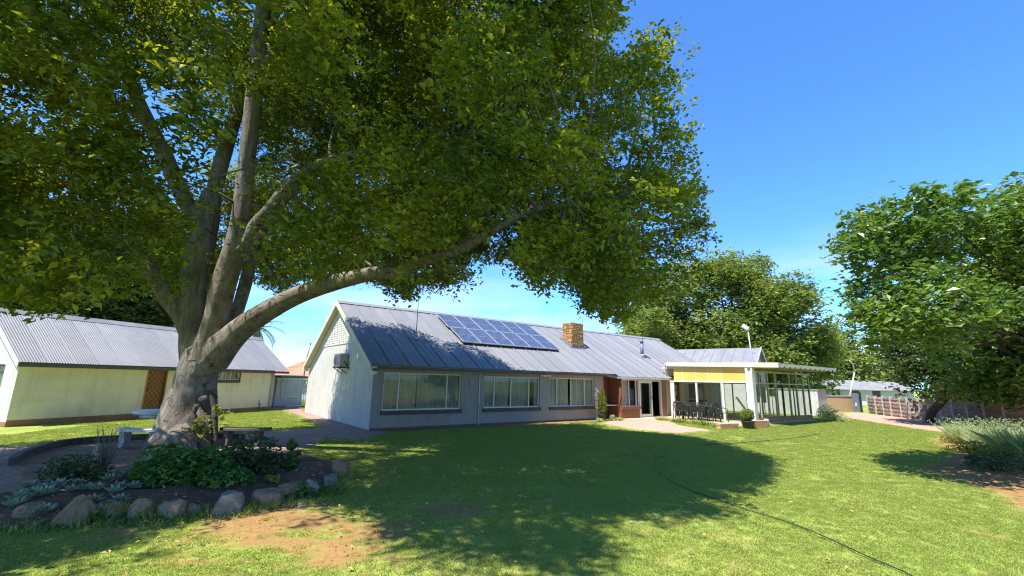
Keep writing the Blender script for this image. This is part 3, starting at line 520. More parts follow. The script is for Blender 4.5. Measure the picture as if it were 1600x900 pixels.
pn = MB(); pn.box(14.55,15.44,-.303,-.297,.20,1.82); pn.build('pane', M_['glass'], dro)
dm = MB(); dm.box(15.36,15.42,-.275,-.255,.065,1.915); dm.build('inner_stile', M_['frame'], dro)
dh = MB(); dh.box(15.475,15.50,-.345,-.322,.95,1.15); dh.build('handle', M_['black'], dro)
wc = MB(); wc.box(16.365,16.78,-.38,-.2,-.05,1.998); wc.build('timber_column', M_['wood'], house)
wj = MB(); wj.box(16.785,16.83,-.35,-.25,-.05,1.998); wj.build('timber_jamb', M_['frame'], house)
sw = MB(); wall_open(sw, lambda u, w, z: (u, .0+w, z), 16.84, 23.04, -.05, 2.34, .2, [(17.9,18.7,-.01,2.0),(19.6,21.4,.9,1.9)]); sw.build('sunroom_back_wall', M_['cream_wall'], house)
idr = MB(); idr.box(17.9,18.7,.06,.11,0,2.0); idro = idr.build('inner_door', M_['wood'], house)
for z in (1.15,1.5): q = MB(); q.box(18.15,18.42,.05,.058,z,z+.25); q.build('notice', M_['white_paint'], idro)
window(house, lambda u, w, z: (u, w, z), 19.6, 21.4, .9, 1.9, (20.5,), M_['frame'], M_['dark_frame'], ((19.65,21.35),), M_['curtain'])

# air conditioner on the gable
ac = thing('air_conditioner', 'weathered grey air conditioner box mounted high on the white gable wall', 'air conditioner', M=MH @ Matrix.Translation((0,3.3,2.2)))
a_ = MB(); a_.box(-.36,-.03,-.42,.42,0,.52); a_.build('casing', M_['metal'], ac, .015)
g_ = MB()
for k in range(9): g_.box(-.372,-.361,-.34,.12,.06+k*.045,.085+k*.045)
g_.build('grille', M_['dark_metal'], ac)
g2 = MB(); g2.lathe([(.16,0),(.16,.01),(.13,.012),(.02,.012)], (0,0,0), 16); fo = g2.build('fan_guard', M_['dark_metal'], ac); fo.rotation_euler = (0,-math.pi/2,0); fo.location = (-.362,.26,.26)
for y in (-.33,.33): b_ = MB(); b_.box(-.40,0,y-.02,y+.02,-.05,-.004); b_.bar((-.36,y,-.05),(-.01,y,-.28),.03,.03); b_.build('bracket', M_['dark_frame'], ac)
pc = MB(); pc.tube([(-.2,-.43,.2),(-.18,-.56,.16),(-.08,-.60,.0),(-.01,-.56,-.1)], .022, 8); pc.build('pipe', M_['black'], ac)

# security light at the corner
sec = thing('security_light', 'pair of security floodlights under the eave at the near house corner', 'light', M=MH @ Matrix.Translation((.0,-.0,1.95)))
b_ = MB(); b_.box(-.10,-.012,-.06,.05,-.04,.20); b_.build('bracket', M_['metal'], sec, .006)
for s, z in ((-1,.02),(1,.14)):
    h_ = MB(); h_.prism([(-.09,-.06,z-.05),(-.09,-.06,z+.05),(-.07,-.20,z+.075),(-.07,-.20,z-.075)], (.13,0,0)); h_.build('lamp_head', M_['black' if s > 0 else 'white_paint'], sec)
ca = MB(); ca.tube([(-.05,-.05,.2),(-.09,-.02,.32),(-.04,.0,.42)], .012, 6); ca.build('cable', M_['black'], sec)
wl_ = thing('wall_light', 'small white lamp bracket under the eave above the second window', 'light', M=MH @ Matrix.Translation((8.0,-.02,2.05)))
b_ = MB(); b_.box(-.32,.32,-.10,-.03,-.03,.03); b_.build('tube_housing', M_['white_paint'], wl_, .01); b_ = MB(); b_.box(-.08,.08,-.03,.015,-.05,.05); b_.build('back_plate', M_['metal'], wl_)
wd = thing('wind_chime', 'slim white hanging chime on the wall beside the first window', 'wind chime', M=MH @ Matrix.Translation((4.05,-.05,1.45)))
b_ = MB(); b_.tube([(0,0,.62),(0,0,.30)], .006, 6); b_.build('cord', M_['white_paint'], wd)
for k in range(4): b_ = MB(); b_.tube([(.025*math.cos(k*1.57),.025*math.sin(k*1.57),.32),(.025*math.cos(k*1.57),.025*math.sin(k*1.57),.02+.03*k)], .011, 8); b_.build('chime_tube', M_['white_paint'], wd)
b_ = MB(); b_.bar((-.06,.02,.62),(.02,.05,.62),.02,.02); b_.build('hook', M_['metal'], wd)
# antenna mast
p0 = (2.34,1.75,rz(1.75)); am = thing('antenna_mast', 'thin antenna mast standing on the near end of the roof', 'antenna', M=MH @ Matrix.Translation(p0))
b_ = MB(); b_.tube([(0,0,-.02),(0,0,1.3),(.015,0,2.9)], [.02,.015,.009], 8); b_.build('pole', M_['dark_metal'], am)
b_ = MB(); b_.xbox(Matrix.Rotation(ang, 4, 'X'), -.09,.09,-.09,.09,.04,.06); b_.build('base_plate', M_['metal'], am)

# solar panels
def solar_mat():
    m, N, L = new_mat('solar_cells'); out = N.new('ShaderNodeOutputMaterial'); p = N.new('ShaderNodeBsdfPrincipled'); L.new(p.outputs[0], out.inputs[0]); p.inputs['Roughness'].default_value = .22; p.inputs['Coat Weight'].default_value = .4
    tc = N.new('ShaderNodeTexCoord'); br = N.new('ShaderNodeTexBrick'); br.offset = 0; br.inputs['Scale'].default_value = 1; br.inputs['Brick Width'].default_value = .156; br.inputs['Row Height'].default_value = .125; br.inputs['Mortar Size'].default_value = .005
    br.inputs['Color1'].default_value = (.022,.03,.062,1); br.inputs['Color2'].default_value = (.035,.045,.085,1); br.inputs['Mortar'].default_value = (.30,.33,.40,1); L.new(tc.outputs['Object'], br.inputs['Vector']); L.new(br.outputs[0], p.inputs['Base Color']); return m
M_['solar'] = solar_mat()
PWd = .955; PLn = (4.20-1.53)/2*math.hypot(1, SLOPE)-.02
names = ['first', 'second', 'third', 'fourth', 'fifth', 'last']
cells = MB().box(.035,PWd-.035,.035,PLn-.035,.02,.032).mesh('cells', M_['solar'])
frm = MB()
for a, b, c, d in ((0,PWd,0,.035),(0,PWd,PLn-.035,PLn),(0,.035,.035,PLn-.035),(PWd-.035,PWd,.035,PLn-.035)): frm.box(a,b,c,d,0,.04)
frm_me = frm.mesh('frame', M_['metal'])
cb = MB().box(.035,PWd-.035,PLn/2-.012,PLn/2+.012,.0325,.035).mesh('centre_bar', M_['metal'])
rl = MB().box(.0,PWd+.01,.3,.34,-.075,-.002).box(0,PWd+.01,PLn-.34,PLn-.3,-.075,-.002).mesh('mounting_rail', M_['metal'])
for r in range(2):
    for c in range(6):
        a = 4.50+c*(PWd+.018)+(.03 if r == 0 else -.03); b = 1.53+r*(4.20-1.53)/2; dz = .13
        where = ('panel, %s from the near gable in the %s row' % (names[c], 'lower' if r == 0 else 'upper')) if c not in (5,) else ('panel nearest the chimney in the %s row' % ('lower' if r == 0 else 'upper'))
        t = thing('solar_panel', 'blue solar '+where+' on the roof', 'solar panel', group='solar panels on the house roof', M=MH @ Matrix.Translation((a, b, rz(b)+dz)) @ Matrix.Rotation(ang, 4, 'X'))
        for nm, me in (('frame', frm_me), ('cells', cells), ('centre_bar', cb), ('mounting_rail', rl)): inst(nm, me, t)

# ---------------------------------------------------------------- sunroom
sun = thing('sunroom', 'glazed sunroom with yellow panels and pale ribbed roof attached to the house', 'sunroom', M=MH)
XF = 17.0
def sbox(name, m, x0, x1, y0, y1, z0, z1, parent=None, bev=.004): return MB().box(x0,x1,y0,y1,z0,z1).build(name, m, parent or sun, bev)
sbox('floor_slab', M_['patio'], 16.96, 23.6, -5.25, -.01, -.1, .045, bev=0)
for y0, y1 in ((-.74,-.50),(-2.14,-2.04),(-3.60,-3.50)): sbox('post', M_['white_paint'], XF-.03, XF+.07, y0, y1, .04, 1.93)
sbox('corner_post', M_['white_paint'], XF-.20, XF+.10, -5.16, -4.83, .0, 2.66)
sbox('transom', M_['white_paint'], XF-.05, XF+.08, -4.825, -.50, 1.93, 2.0)
ed = [-.74,-1.32,-2.06,-2.78,-3.53,-4.82]
for i in range(5): sbox('yellow_panel', M_['yellow'], XF-.012, XF+.02, ed[i+1]+.012, ed[i]-.012, 2.003, 2.66)
for y in ed[1:5]: sbox('panel_batten', M_['white_paint'], XF-.028, XF+.02, y-.011, y+.011, 2.003, 2.66)
for y0, y1 in ((-2.04,-.745),(-3.50,-2.145),(-4.82,-3.605)): sbox('pane', M_['sun_glass'], XF+.015, XF+.021, y0, y1, .05, 1.93, bev=0)
sbox('top_plate', M_['cream_paint'], XF-.06, XF+.08, -4.825, -.02, 2.663, 2.74)
YF = -5.15; mus = [17.55,18.43,19.29,20.10,20.95,21.84,22.68,23.47]
for k, x in enumerate(mus): sbox('mullion', M_['olive_frame'] if k != 3 else M_['dark_frame'], x-.035, x+.035, YF-.0, YF+.09, .30, 2.46)
sbox('middle_rail', M_['olive_frame'], XF+.105, 23.5, YF-.012, YF+.08, 1.91, 1.97); sbox('head_rail', M_['olive_frame'], XF+.105, 23.5, YF-.012, YF+.08, 2.465, 2.54)
e2 = [XF+.105]+mus
for i in range(len(e2)-1):
    a, b = e2[i]+(.036 if i else 0), e2[i+1]-.036
    sbox('pane', M_['sun_glass'], a, b, YF+.03, YF+.036, .30, 1.908, bev=0); sbox('pane', M_['sun_glass'], a, b, YF+.03, YF+.036, 1.973, 2.463, bev=0)
# far end glazing
for y in (-4.3,-3.4,-2.5,-1.6,-.7): sbox('mullion', M_['olive_frame'], 23.44, 23.5, y-.03, y+.03, .05, 2.5)
sbox('end_rail', M_['olive_frame'], 23.43, 23.505, -5.05, -.02, 1.91, 1.97)
# ribbed roof sheets, each one a rib and a pan
E0, ED = -6.36, .6
def roofz(y): return 2.76+(y-E0)/6.4*.13
prof = [(0,0),(.05,.11),(.49,.11),(.54,0),(ED,0)]
m = MB(); Y1 = -.3
for top in (0, 1):
    for y in (E0, Y1): m.add([(x, y, roofz(y)+z-(0 if top else .014)) for x, z in prof], [])
n = len(prof)
m.f = [(i, i+1, n+i+1, n+i) for i in range(n-1)]+[(2*n+i, 3*n+i, 3*n+i+1, 2*n+i+1) for i in range(n-1)]+[(i, 2*n+i, 2*n+i+1, i+1) for i in range(n-1)]+[(n+i, n+i+1, 3*n+i+1, 3*n+i) for i in range(n-1)]
m.sm = [False]*len(m.f); rs = m.mesh('roof_sheet', M_['cream_paint'])
tf = MB(); tf.prism([(0,E0-.014,roofz(E0)+.112),(ED,E0-.014,roofz(E0)+.112),(ED,E0-.014,roofz(E0)+.02),(.52,E0-.014,roofz(E0)+.015),(.44,E0-.014,roofz(E0)-.085),(.12,E0-.014,roofz(E0)-.085),(.04,E0-.014,roofz(E0)+.015),(0,E0-.014,roofz(E0)+.02)], (0,.010,0)); tfm = tf.mesh('eave_flashing', M_['cream_paint'])
for k in range(12): inst('eave_flashing', tfm, sun, (16.90+k*(ED+.002), 0, 0))
for k in range(12): inst('roof_sheet', rs, sun, (16.90+k*(ED+.002), 0, random.uniform(0,.004)))
vb = MB(); vb.prism([(16.84,E0-.02,roofz(E0)-.09),(16.84,-.38,roofz(-.38)-.09),(16.84,-.38,roofz(-.38)+.12),(16.84,E0-.02,roofz(E0)+.12)], (.05,0,0)); vb.prism([(16.84,E0-.02,roofz(E0)+.122),(16.84,-.38,roofz(-.38)+.122),(16.84,-.38,roofz(-.38)+.14),(16.84,E0-.02,roofz(E0)+.14)], (.25,0,0)); vb.build('verge_board', M_['cream_paint'], sun)
for x in (17.2,18.8,20.4,22.0,23.4): r_ = MB(); r_.prism([(x,E0+.35,roofz(E0+.35)-.13),(x,-.05,roofz(-.05)-.13),(x,-.05,roofz(-.05)-.022),(x,E0+.35,roofz(E0+.35)-.022)], (.06,0,0)); r_.build('rafter', M_['olive_frame'], sun)
sbox('back_flashing', M_['cream_paint'], 16.86, 24.1, -.298, -.27, 2.2, 2.98)
gu = MB(); gu.tube([(16.80,-5.03,2.66),(16.80,-5.03,2.76)], .085, 12); gu.build('gutter_outlet', M_['white_paint'], sun)
# low face-brick base under the glass
bs = MB(); bs.box(XF+.12,23.5,YF-.0,YF+.12,-.05,.285); bso = bs.build('brick_base', M_['mortar'], sun)
fb = MB().box(-.112,.112,-.012,.10,-.033,.033).mesh('brick', M_['terracotta'])
for r in range(4):
    x = XF+.22+(r % 2)*.117
    while x < 23.5: inst('brick', fb, bso, (x, YF, .03+r*.074), (0,0,random.uniform(-.01,.01))); x += .238
# brick planter wall on the lawn edge
plw = thing('planter_wall', 'low orange brick planter wall on the lawn by the sunroom corner', 'wall', M=MH)
def brick_run(p0, p1, rows, parent):
    p0, p1 = Vector(p0), Vector(p1); d = p1-p0; L = d.length; a = math.atan2(d.y, d.x); core = MB(); core.xbox(Matrix.Translation(p0) @ Matrix.Rotation(a, 4, 'Z'), .012, L-.012, -.088, .088, -.06, rows*.075-.006); co = core.build('wall_core', M_['mortar'], parent)
    bme = MB().box(-.113,.113,-.1,.1,-.034,.034).mesh('brick', M_['terracotta'])
    for r in range(rows):
        x = .113+(r % 2)*.117
        while x < L-.05: q = p0+d.normalized()*x; inst('brick', bme, co, (q.x, q.y, .032+r*.075), (0,0,a+random.uniform(-.02,.02))); x += .236
brick_run((12.95,-5.42,0), (14.05,-5.62,0), 3, plw); brick_run((14.9,-5.78,0), (16.1,-6.0,0), 4, plw); brick_run((16.22,-5.9,0), (17.0,-5.55,0), 4, plw)

# things inside the sunroom
pole = thing('timber_prop', 'pale timber prop leaning inside the sunroom glass', 'plank', M=MH @ Matrix.Translation((18.2,-3.9,.05)))
b_ = MB(); b_.bar((0,-.5,0),(.1,.35,1.15),.06,.09); b_.build('beam', M_['white_paint'], pole); b_ = MB(); b_.bar((.04,-.12,.48),(.3,.2,.5),.03,.03); b_.build('rung', M_['white_paint'], pole)
fr_ = thing('white_board', 'white framed board standing behind the sunroom side glass', 'board', M=MH @ Matrix.Translation((20.8,-3.4,.9)) @ Matrix.Rotation(-.9, 4, 'Z'))
b_ = MB()
for q in ((-.5,.5,0,.09),(-.5,.5,.86,.95),(-.5,-.41,.09,.86),(.41,.5,.09,.86)): b_.box(q[0],q[1],-.03,.03,q[2],q[3])
b_.build('frame', M_['white_paint'], fr_); b_ = MB(); b_.box(-.41,.41,-.01,.01,.09,.86); b_.build('sheet', M_['pale_stone'], fr_)
for s in (-.4,.4): b_ = MB(); b_.bar((s,.05,-.84),(s,.03,.5),.04,.04); b_.build('leg', M_['metal'], fr_)
lam = thing('floor_lamp', 'white shaded floor lamp inside the sunroom beside the board', 'lamp', M=MH @ Matrix.Translation((21.6,-3.9,.05)))
b_ = MB(); b_.lathe([(.15,0),(.15,.03),(.02,.05),(.015,1.3)], (0,0,0), 12); b_.build('stand', M_['black'], lam); b_ = MB(); b_.lathe([(.22,1.2),(.12,1.62),(.11,1.62),(.21,1.2)], (0,0,0), 16); b_.build('shade', M_['white_paint'], lam)

# chairs and table on the apron
def chair(label, a, b, rz_):
    t = thing('garden_chair', label, 'chair', group='dark plastic chairs round the patio table', M=MH @ Matrix.Translation((a,b,.03)) @ Matrix.Rotation(rz_, 4, 'Z'))
    s_ = MB(); s_.box(-.23,.23,-.22,.22,.42,.45); s_.build('seat', M_['black'], t, .015)
    for x in (-1, 1):
        for y in (-1, 1): l = MB(); l.tube([(x*.25,y*.25,0),(x*.21,y*.20,.43)], [.022,.028], 8); l.build('leg', M_['black'], t)
        ar = MB(); ar.tube([(x*.24,.22,.43),(x*.27,.2,.64),(x*.27,-.05,.67),(x*.24,-.24,.66)], .022, 8); ar.build('armrest', M_['black'], t)
    top = MB(); top.tube([(-.235,-.2,.44),(-.24,-.26,.70),(-.17,-.30,.86),(0,-.32,.90),(.17,-.30,.86),(.24,-.26,.70),(.235,-.2,.44)], .024, 8); top.build('back_frame', M_['black'], t)
    for x in (-.14,-.07,0,.07,.14): sl_ = MB(); sl_.bar((x,-.21,.44),(x*1.05,-.305,.87),.035,.012); sl_.build('back_slat', M_['black'], t)
chair('dark garden chair nearest the wooden porch at the patio table', 16.1,-1.55, -1.2)
chair('dark garden chair at the lawn side of the patio table, second from the porch', 15.75,-2.15, -1.5)
chair('dark garden chair behind the patio table close to the sunroom glass', 16.75,-2.35, 1.5)
chair('dark garden chair at the lawn side of the patio table, third from the porch', 15.75,-2.95, -1.6)
chair('dark garden chair at the end of the patio table nearest the potted bush', 16.2,-3.75, 2.9)
tb = thing('patio_table', 'dark patio table among the garden chairs outside the sunroom', 'table', M=MH @ Matrix.Translation((16.28,-2.55,.03)))
b_ = MB(); b_.box(-.38,.38,-.85,.85,.69,.73); b_.build('table_top', M_['black'], tb, .02)
for x in (-1, 1):
    for y in (-1, 1): b_ = MB(); b_.tube([(x*.3,y*.75,0),(x*.28,y*.7,.69)], .025, 8); b_.build('leg', M_['black'], tb)

# ---------------------------------------------------------------- outbuilding
ob = thing('outbuilding', 'long cream outbuilding with corrugated grey roof and lattice door', 'building', M=MBd)
OH, OR_, OWd, OL = 2.25, 3.83, 4.1, 10.36
fo_ = lambda u, w, z: (u, w, z)
OPD, OPW = (3.93,4.76,.20,2.17), (6.85,8.2,1.53,2.15)
wall_open(MB(), fo_, 0, OL, -.1, OH, .22, [OPD, OPW]).build('front_wall', M_['cream_wall'], ob)
g_ = MB(); wall_open(g_, lambda u, w, z: (w-.004, u, z), .004, OWd, -.1, OH, .22, [(.75,1.9,1.0,1.95)]); g_.prism([(-.004,.004,OH+.0),(-.004,OWd,OH),(-.004,OWd/2,OR_-.06)], (.22,0,0)); g_.build('gable_wall', M_['white_wall'], ob)
g_ = MB(); g_.prism([(OL-.22,.0,-.1),(OL-.22,OWd,-.1),(OL-.22,OWd,OH),(OL-.22,OWd/2,OR_-.06),(OL-.22,0,OH)], (.224,0,0)); g_.build('end_wall', M_['cream_wall'], ob)
g_ = MB(); g_.box(.22,OL-.22,OWd-.2,OWd,-.1,OH); g_.build('back_wall', M_['cream_wall'], ob)
g_ = MB(); g_.box(.0,3.9,-.010,-.002,-.05,.19); g_.box(4.8,OL,-.010,-.002,-.05,.17); g_.build('plinth', M_['plinth'], ob)
g_ = MB(); g_.box(-.012,-.005,0,OWd,-.05,.14); g_.build('gable_plinth', M_['plinth'], ob)
window(ob, fo_, *OPW, (7.3,7.75), M_['white_paint'], M_['dark_frame'], ((6.9,8.15),), M_['curtain_w'], .045, .05)
ow_ = MB()
for q in ((6.78,8.27,2.152,2.21),(6.78,6.848,1.46,2.152),(8.202,8.27,1.46,2.152)): ow_.box(q[0],q[1],-.02,.05,q[2],q[3])
ow_.build('window_surround', M_['dark_frame'], ob)
window(ob, lambda u, w, z: (w, u, z), .75, 1.9, 1.0, 1.95, (1.32,), M_['dark_frame'], M_['concrete'], ((.8,1.85),), M_['curtain'], .05, .06)
stp = MB(); stp.box(3.90,4.80,-.30,.10,-.05,.10); stp.box(3.93,4.76,-.02,.2,.10,.198); stp.build('doorstep', M_['pale_stone'], ob, .01)
dd = MB(); dd.box(3.98,4.71,.08,.12,.21,2.12); ddo = dd.build('door', M_['orange_wood'], ob)
df = MB()
for q in ((3.932,3.98,.2,2.168),(4.71,4.758,.2,2.168),(3.98,4.71,2.12,2.168)): df.box(q[0],q[1],-.015,.14,q[2],q[3])
df.build('door_frame', M_['orange_wood'], ddo)
lt = MB(); x0, x1, z0, z1 = 3.985, 4.705, .24, 2.10; wv = .18; hv = .24
def clipseg(p, q):
    t0, t1 = 0.0, 1.0; dx, dz = q[0]-p[0], q[1]-p[1]
    for pp_, qq in ((-dx, p[0]-x0), (dx, x1-p[0]), (-dz, p[1]-z0), (dz, z1-p[1])):
        if abs(pp_) < 1e-9:
            if qq < 0: return None
        else:
            r = qq/pp_
            if pp_ < 0: t0 = max(t0, r)
            else: t1 = min(t1, r)
    return None if t0 >= t1 else ((p[0]+dx*t0, p[1]+dz*t0), (p[0]+dx*t1, p[1]+dz*t1))
gate = MB()
for q in ((x0,x0+.03,z0,z1),(x1-.03,x1,z0,z1),(x0+.03,x1-.03,z0,z0+.03),(x0+.03,x1-.03,z1-.03,z1)): gate.box(q[0],q[1],.005,.03,q[2],q[3])
gto = gate.build('security_gate', M_['gate_bar'], ddo)
for sgn, yy in ((1,.012),(-1,.024)):
    k = -14
    while k < 16:
        cx = x0+k*wv; sgm = clipseg((cx, z0), (cx+sgn*(z1-z0)*wv/hv, z1)); k += 1
        if sgm and math.hypot(sgm[1][0]-sgm[0][0], sgm[1][1]-sgm[0][1]) > .08: b_ = MB(); b_.bar((sgm[0][0],yy,sgm[0][1]),(sgm[1][0],yy,sgm[1][1]),.012,.022); b_.build('lattice_bar', M_['gate_bar'], ddo)
hn = MB(); hn.box(4.02,4.06,-.02,.004,1.05,1.2); hn.build('handle', M_['black'], ddo)
# roof with corrugated sheets
OS = (OR_-OH)/(OWd/2); OE = -.32; o0, o1 = -.18, 11.05
rf = MB(); rf.prism([(o0,OWd/2,OR_-.03),(o0,OWd+.3,OH-.3*OS-.03),(o0,OWd+.3,OH-.3*OS),(o0,OWd/2,OR_)], (o1-o0,0,0)); rfo = rf.build('roof', M_['roof2'], ob)
CW = .762; L_ = math.hypot(OWd/2-OE, (OWd/2-OE)*OS); m = MB(); nw = 10; nseg = nw*6
pr = [(i*CW/nseg, .008*math.cos(2*math.pi*i/6)) for i in range(nseg+1)]
m.add([(x, t*L_, z) for t in (0, 1) for x, z in pr], [(i, i+1, nseg+2+i, nseg+1+i) for i in range(nseg)], True)
m.add([(x, 0.001, z-.006) for x, z in pr]+[(x, L_, z-.006) for x, z in pr], [(i, nseg+1+i, nseg+2+i, i+1) for i in range(nseg)], True)
cme = m.mesh('roof_sheet', M_['roof2']); k = 0; oang = math.atan(OS)
while o0+k*(CW-.02) < o1-.5: inst('roof_sheet', cme, rfo, (o0+k*(CW-.02), OE, OH+OE*OS+.03+random.uniform(0,.004)), (oang, 0, 0)); k += 1
rc = MB(); rc.prism([(o0-.01,OWd/2-.2,OR_-.2*OS+.055),(o0-.01,OWd/2,OR_+.075),(o0-.01,OWd/2+.2,OR_-.2*OS+.055),(o0-.01,OWd/2+.2,OR_-.2*OS+.04),(o0-.01,OWd/2,OR_+.06),(o0-.01,OWd/2-.2,OR_-.2*OS+.04)], (o1-o0+.02,0,0)); rc.build('ridge_cap', M_['roof2'], rfo)
b_ = MB(); b_.box(o0,o1,OE+.02,OE+.045,OH+OE*OS-.12,OH+OE*OS+.005); b_.build('fascia', M_['fascia'], ob)
b_ = MB(); b_.box(o0,o1,OE+.046,-.003,OH+OE*OS-.06,OH+OE*OS-.045); b_.build('soffit', M_['cream_paint'], ob)
for s in (1, -1):
    e = OWd/2+.34; y1 = OWd/2-s*e; zz = OR_-e*OS
    b_ = MB(); b_.prism([(o0-.03,OWd/2,OR_+.045),(o0-.03,y1,zz+.045),(o0-.03,y1,zz-.14),(o0-.03,OWd/2,OR_-.14)], (.03,0,0)); b_.build('bargeboard', M_['cream_paint'], ob)
mb_ = thing('tap_box', 'small white box on a brown pipe at the outbuilding end', 'box', M=MBd @ Matrix.Translation((9.58,-.02,0)))
b_ = MB(); b_.tube([(0,-.03,-.02),(0,-.03,.36)], .02, 8); b_.build('pipe', M_['plinth'], mb_); b_ = MB(); b_.box(-.07,.12,-.10,.0,.36,.50); b_.build('case', M_['white_paint'], mb_, .008)

# ---------------------------------------------------------------- wall, gate and tiled house between the two buildings
w0, w1 = gp(398,637), gp(486,631.5); dv = w1-w0; wa = math.atan2(dv.y, dv.x); wL = dv.length
yw = thing('yard_wall', 'white plastered yard wall with recessed panels between the two buildings', 'wall', loc=w0, rz=wa)
b_ = MB(); b_.box(0,wL*.80,0,.18,-.1,1.75); b_.build('wall_body', M_['white_wall'], yw)
for u0, u1 in ((.05,.32),(.40,.78)):
    for a, b, c, d in ((u0,u1,1.58,1.64),(u0,u1,.50,.56)): q = MB(); q.box(a*wL,b*wL,-.03,-.002,c,d); q.build('panel_moulding', M_['white_paint'], yw)
    for uu in (u0, u1): q = MB(); q.box(uu*wL-.03,uu*wL+.03,-.03,-.002,.56,1.58); q.build('panel_moulding', M_['white_paint'], yw)
q = MB(); q.box(-.03,wL*.81,-.05,.23,1.752,1.82); q.build('coping', M_['white_paint'], yw)
yg = thing('yard_gate', 'narrow white barred gate at the end of the yard wall', 'gate', loc=w0+dv*.82, rz=wa)
for k in range(6): q = MB(); q.box(.05+k*.15,.08+k*.15,0,.03,.05,1.7); q.build('bar', M_['white_paint'], yg)
for z in (.1,.9,1.68): q = MB(); q.box(0,.95,.032,.06,z,z+.04); q.build('rail', M_['white_paint'], yg)
aw = thing('awning', 'dark flat awning behind the outbuilding corner', 'awning', loc=at(455,589,27.2), rz=wa)
q = MB(); q.box(-1.6,.75,-.8,.6,-.06,.06); q.build('canopy', M_['fascia'], aw); q = MB(); q.tube([(-.6,.5,-2.3),(-.6,.5,-.06)], .03, 8); q.build('post', M_['dark_metal'], aw)
Yt = 36; ta, tb_, tc_, td = at(405,592,Yt), at(505,592,Yt), at(440,565,Yt+4), at(505,562,Yt+4)
th_ = thing('tiled_house', 'low neighbouring house with an orange tiled roof behind the yard wall', 'house', loc=(ta.x,Yt,0))
q = MB(); q.box(.4,tb_.x-ta.x+3,.4,8,-.1,ta.z); q.build('wall', M_['white_wall'], th_)
q = MB(); q.prism([(0,0,ta.z),(tb_.x-ta.x+4,0,tb_.z),(tb_.x-ta.x+4,4.2,td.z),(1.6,4.2,tc_.z)], (0,0,.12)); q.prism([(1.6,4.2,tc_.z),(tb_.x-ta.x+4,4.2,td.z),(tb_.x-ta.x+4,8.4,tb_.z),(0,8.4,ta.z)], (0,0,.12)); tro = q.build('roof', M_['tile_roof'], th_)
rowm = MB().box(0,1,-.03,.03,0,.05).mesh('tile_row', M_['tile_roof'])
for k in range(12):
    t = (k+.5)/12; x0_ = 1.6*t; inst('tile_row', rowm, tro, (x0_, 4.2*t, ta.z+(tc_.z-ta.z)*t+.12), (0,0,0), (tb_.x-ta.x+4-x0_,1,1))
vp = thing('vent_pole', 'dark slim pole rising above the orange tiled roof', 'pole', loc=at(474,590,Yt-.4))
q = MB(); q.tube([(0,0,-2.0),(.05,0,1.2),(.25,0,2.6)], [.06,.055,.05], 8); q.build('pipe', M_['dark_metal'], vp); q = MB(); q.lathe([(.08,0),(.08,.06),(.03,.1)], (.25,0,2.6), 8); q.build('cap', M_['dark_metal'], vp)

# ---------------------------------------------------------------- far right: back building, white wall, brick wall, precast wall
b0, b1 = at(1040,546,39), at(1189,544,34.5); dv = b1-b0; bL = Vector((dv.x,dv.y,0)).length; ba_ = math.atan2(dv.y, dv.x)
bb = thing('back_building', 'grey roofed back building with white verge behind the sunroom', 'building', loc=(b0.x,b0.y,0), rz=ba_)
zr = (b0.z+b1.z)/2; q = MB(); q.box(0,bL-.3,-2.6,3.0,-.1,zr-1.55); q.prism([(bL-.3,-2.6,zr-1.6),(bL-.3,3.0,zr-1.6),(bL-.3,0,zr-.1)], (-.2,0,0)); q.build('wall', M_['white_wall'], bb)
q = MB(); q.prism([(-.1,0,zr),(-.1,-3.0,zr-1.65),(-.1,-3.0,zr-1.7),(-.1,0,zr-.05)], (bL+.1,0,0)); q.prism([(-.1,.002,zr),(-.1,3.3,zr-1.75),(-.1,3.3,zr-1.8),(-.1,.002,zr-.05)], (bL+.1,0,0)); bro = q.build('roof', M_['roof'], bb)
rs2 = MB().box(-.02,.02,-.0,3.42,0,.03).mesh('roof_rib', M_['roof'])
for k in range(int(bL/.75)): inst('roof_rib', rs2, bro, (.3+k*.75,-3.0,zr-1.645), (math.atan(1.65/3.0),0,0))
q = MB(); q.prism([(bL+.003,0,zr+.05),(bL+.003,-3.0,zr-1.6),(bL+.003,-3.0,zr-1.8),(bL+.003,0,zr-.15)], (.04,0,0)); q.prism([(bL+.003,.003,zr+.05),(bL+.003,3.3,zr-1.7),(bL+.003,3.3,zr-1.9),(bL+.003,.003,zr-.15)], (.04,0,0)); q.build('bargeboard', M_['white_paint'], bb)
mast = thing('mast', 'pale metal mast with a small white camera head above the sunroom roof', 'mast', loc=at(1176,566,27.8))
zt = (at(1168,512,27.8)-at(1176,566,27.8)); q = MB(); q.tube([(0,0,-3.0),(0,0,0),(zt.x,0,zt.z)], [.05,.045,.035], 8); q.build('pole', M_['metal'], mast)
q = MB(); q.xbox(Matrix.Translation((zt.x-.12,0,zt.z)) @ Matrix.Rotation(.6, 4, 'Y'), -.22,.16,-.09,.09,-.09,.12); q.build('camera_head', M_['white_paint'], mast, .03)
for z in (.55,.85): q = MB(); q.bar((-.02,0,z),(.26,0,z),.03,.05); q.build('bracket', M_['dark_metal'], mast)
gwl = thing('garden_wall', 'pale plastered garden wall block past the far end of the sunroom', 'wall', M=MH @ Matrix.Translation((27.65,-4.05,0)))
q = MB(); q.box(0,1.45,0,4.6,-.1,1.62); q.build('wall_body', M_['white_wall'], gwl); q = MB(); q.box(-.04,1.49,-.04,4.64,1.622,1.67); q.build('coping', M_['concrete'], gwl)
k0, k1 = gp(1256,642.5), gp(1334,643.5); dv = k1-k0; ka = math.atan2(dv.y, dv.x)
bw_ = thing('brick_wall', 'sunlit orange brick boundary wall beside the dark gate', 'wall', loc=k0, rz=ka)
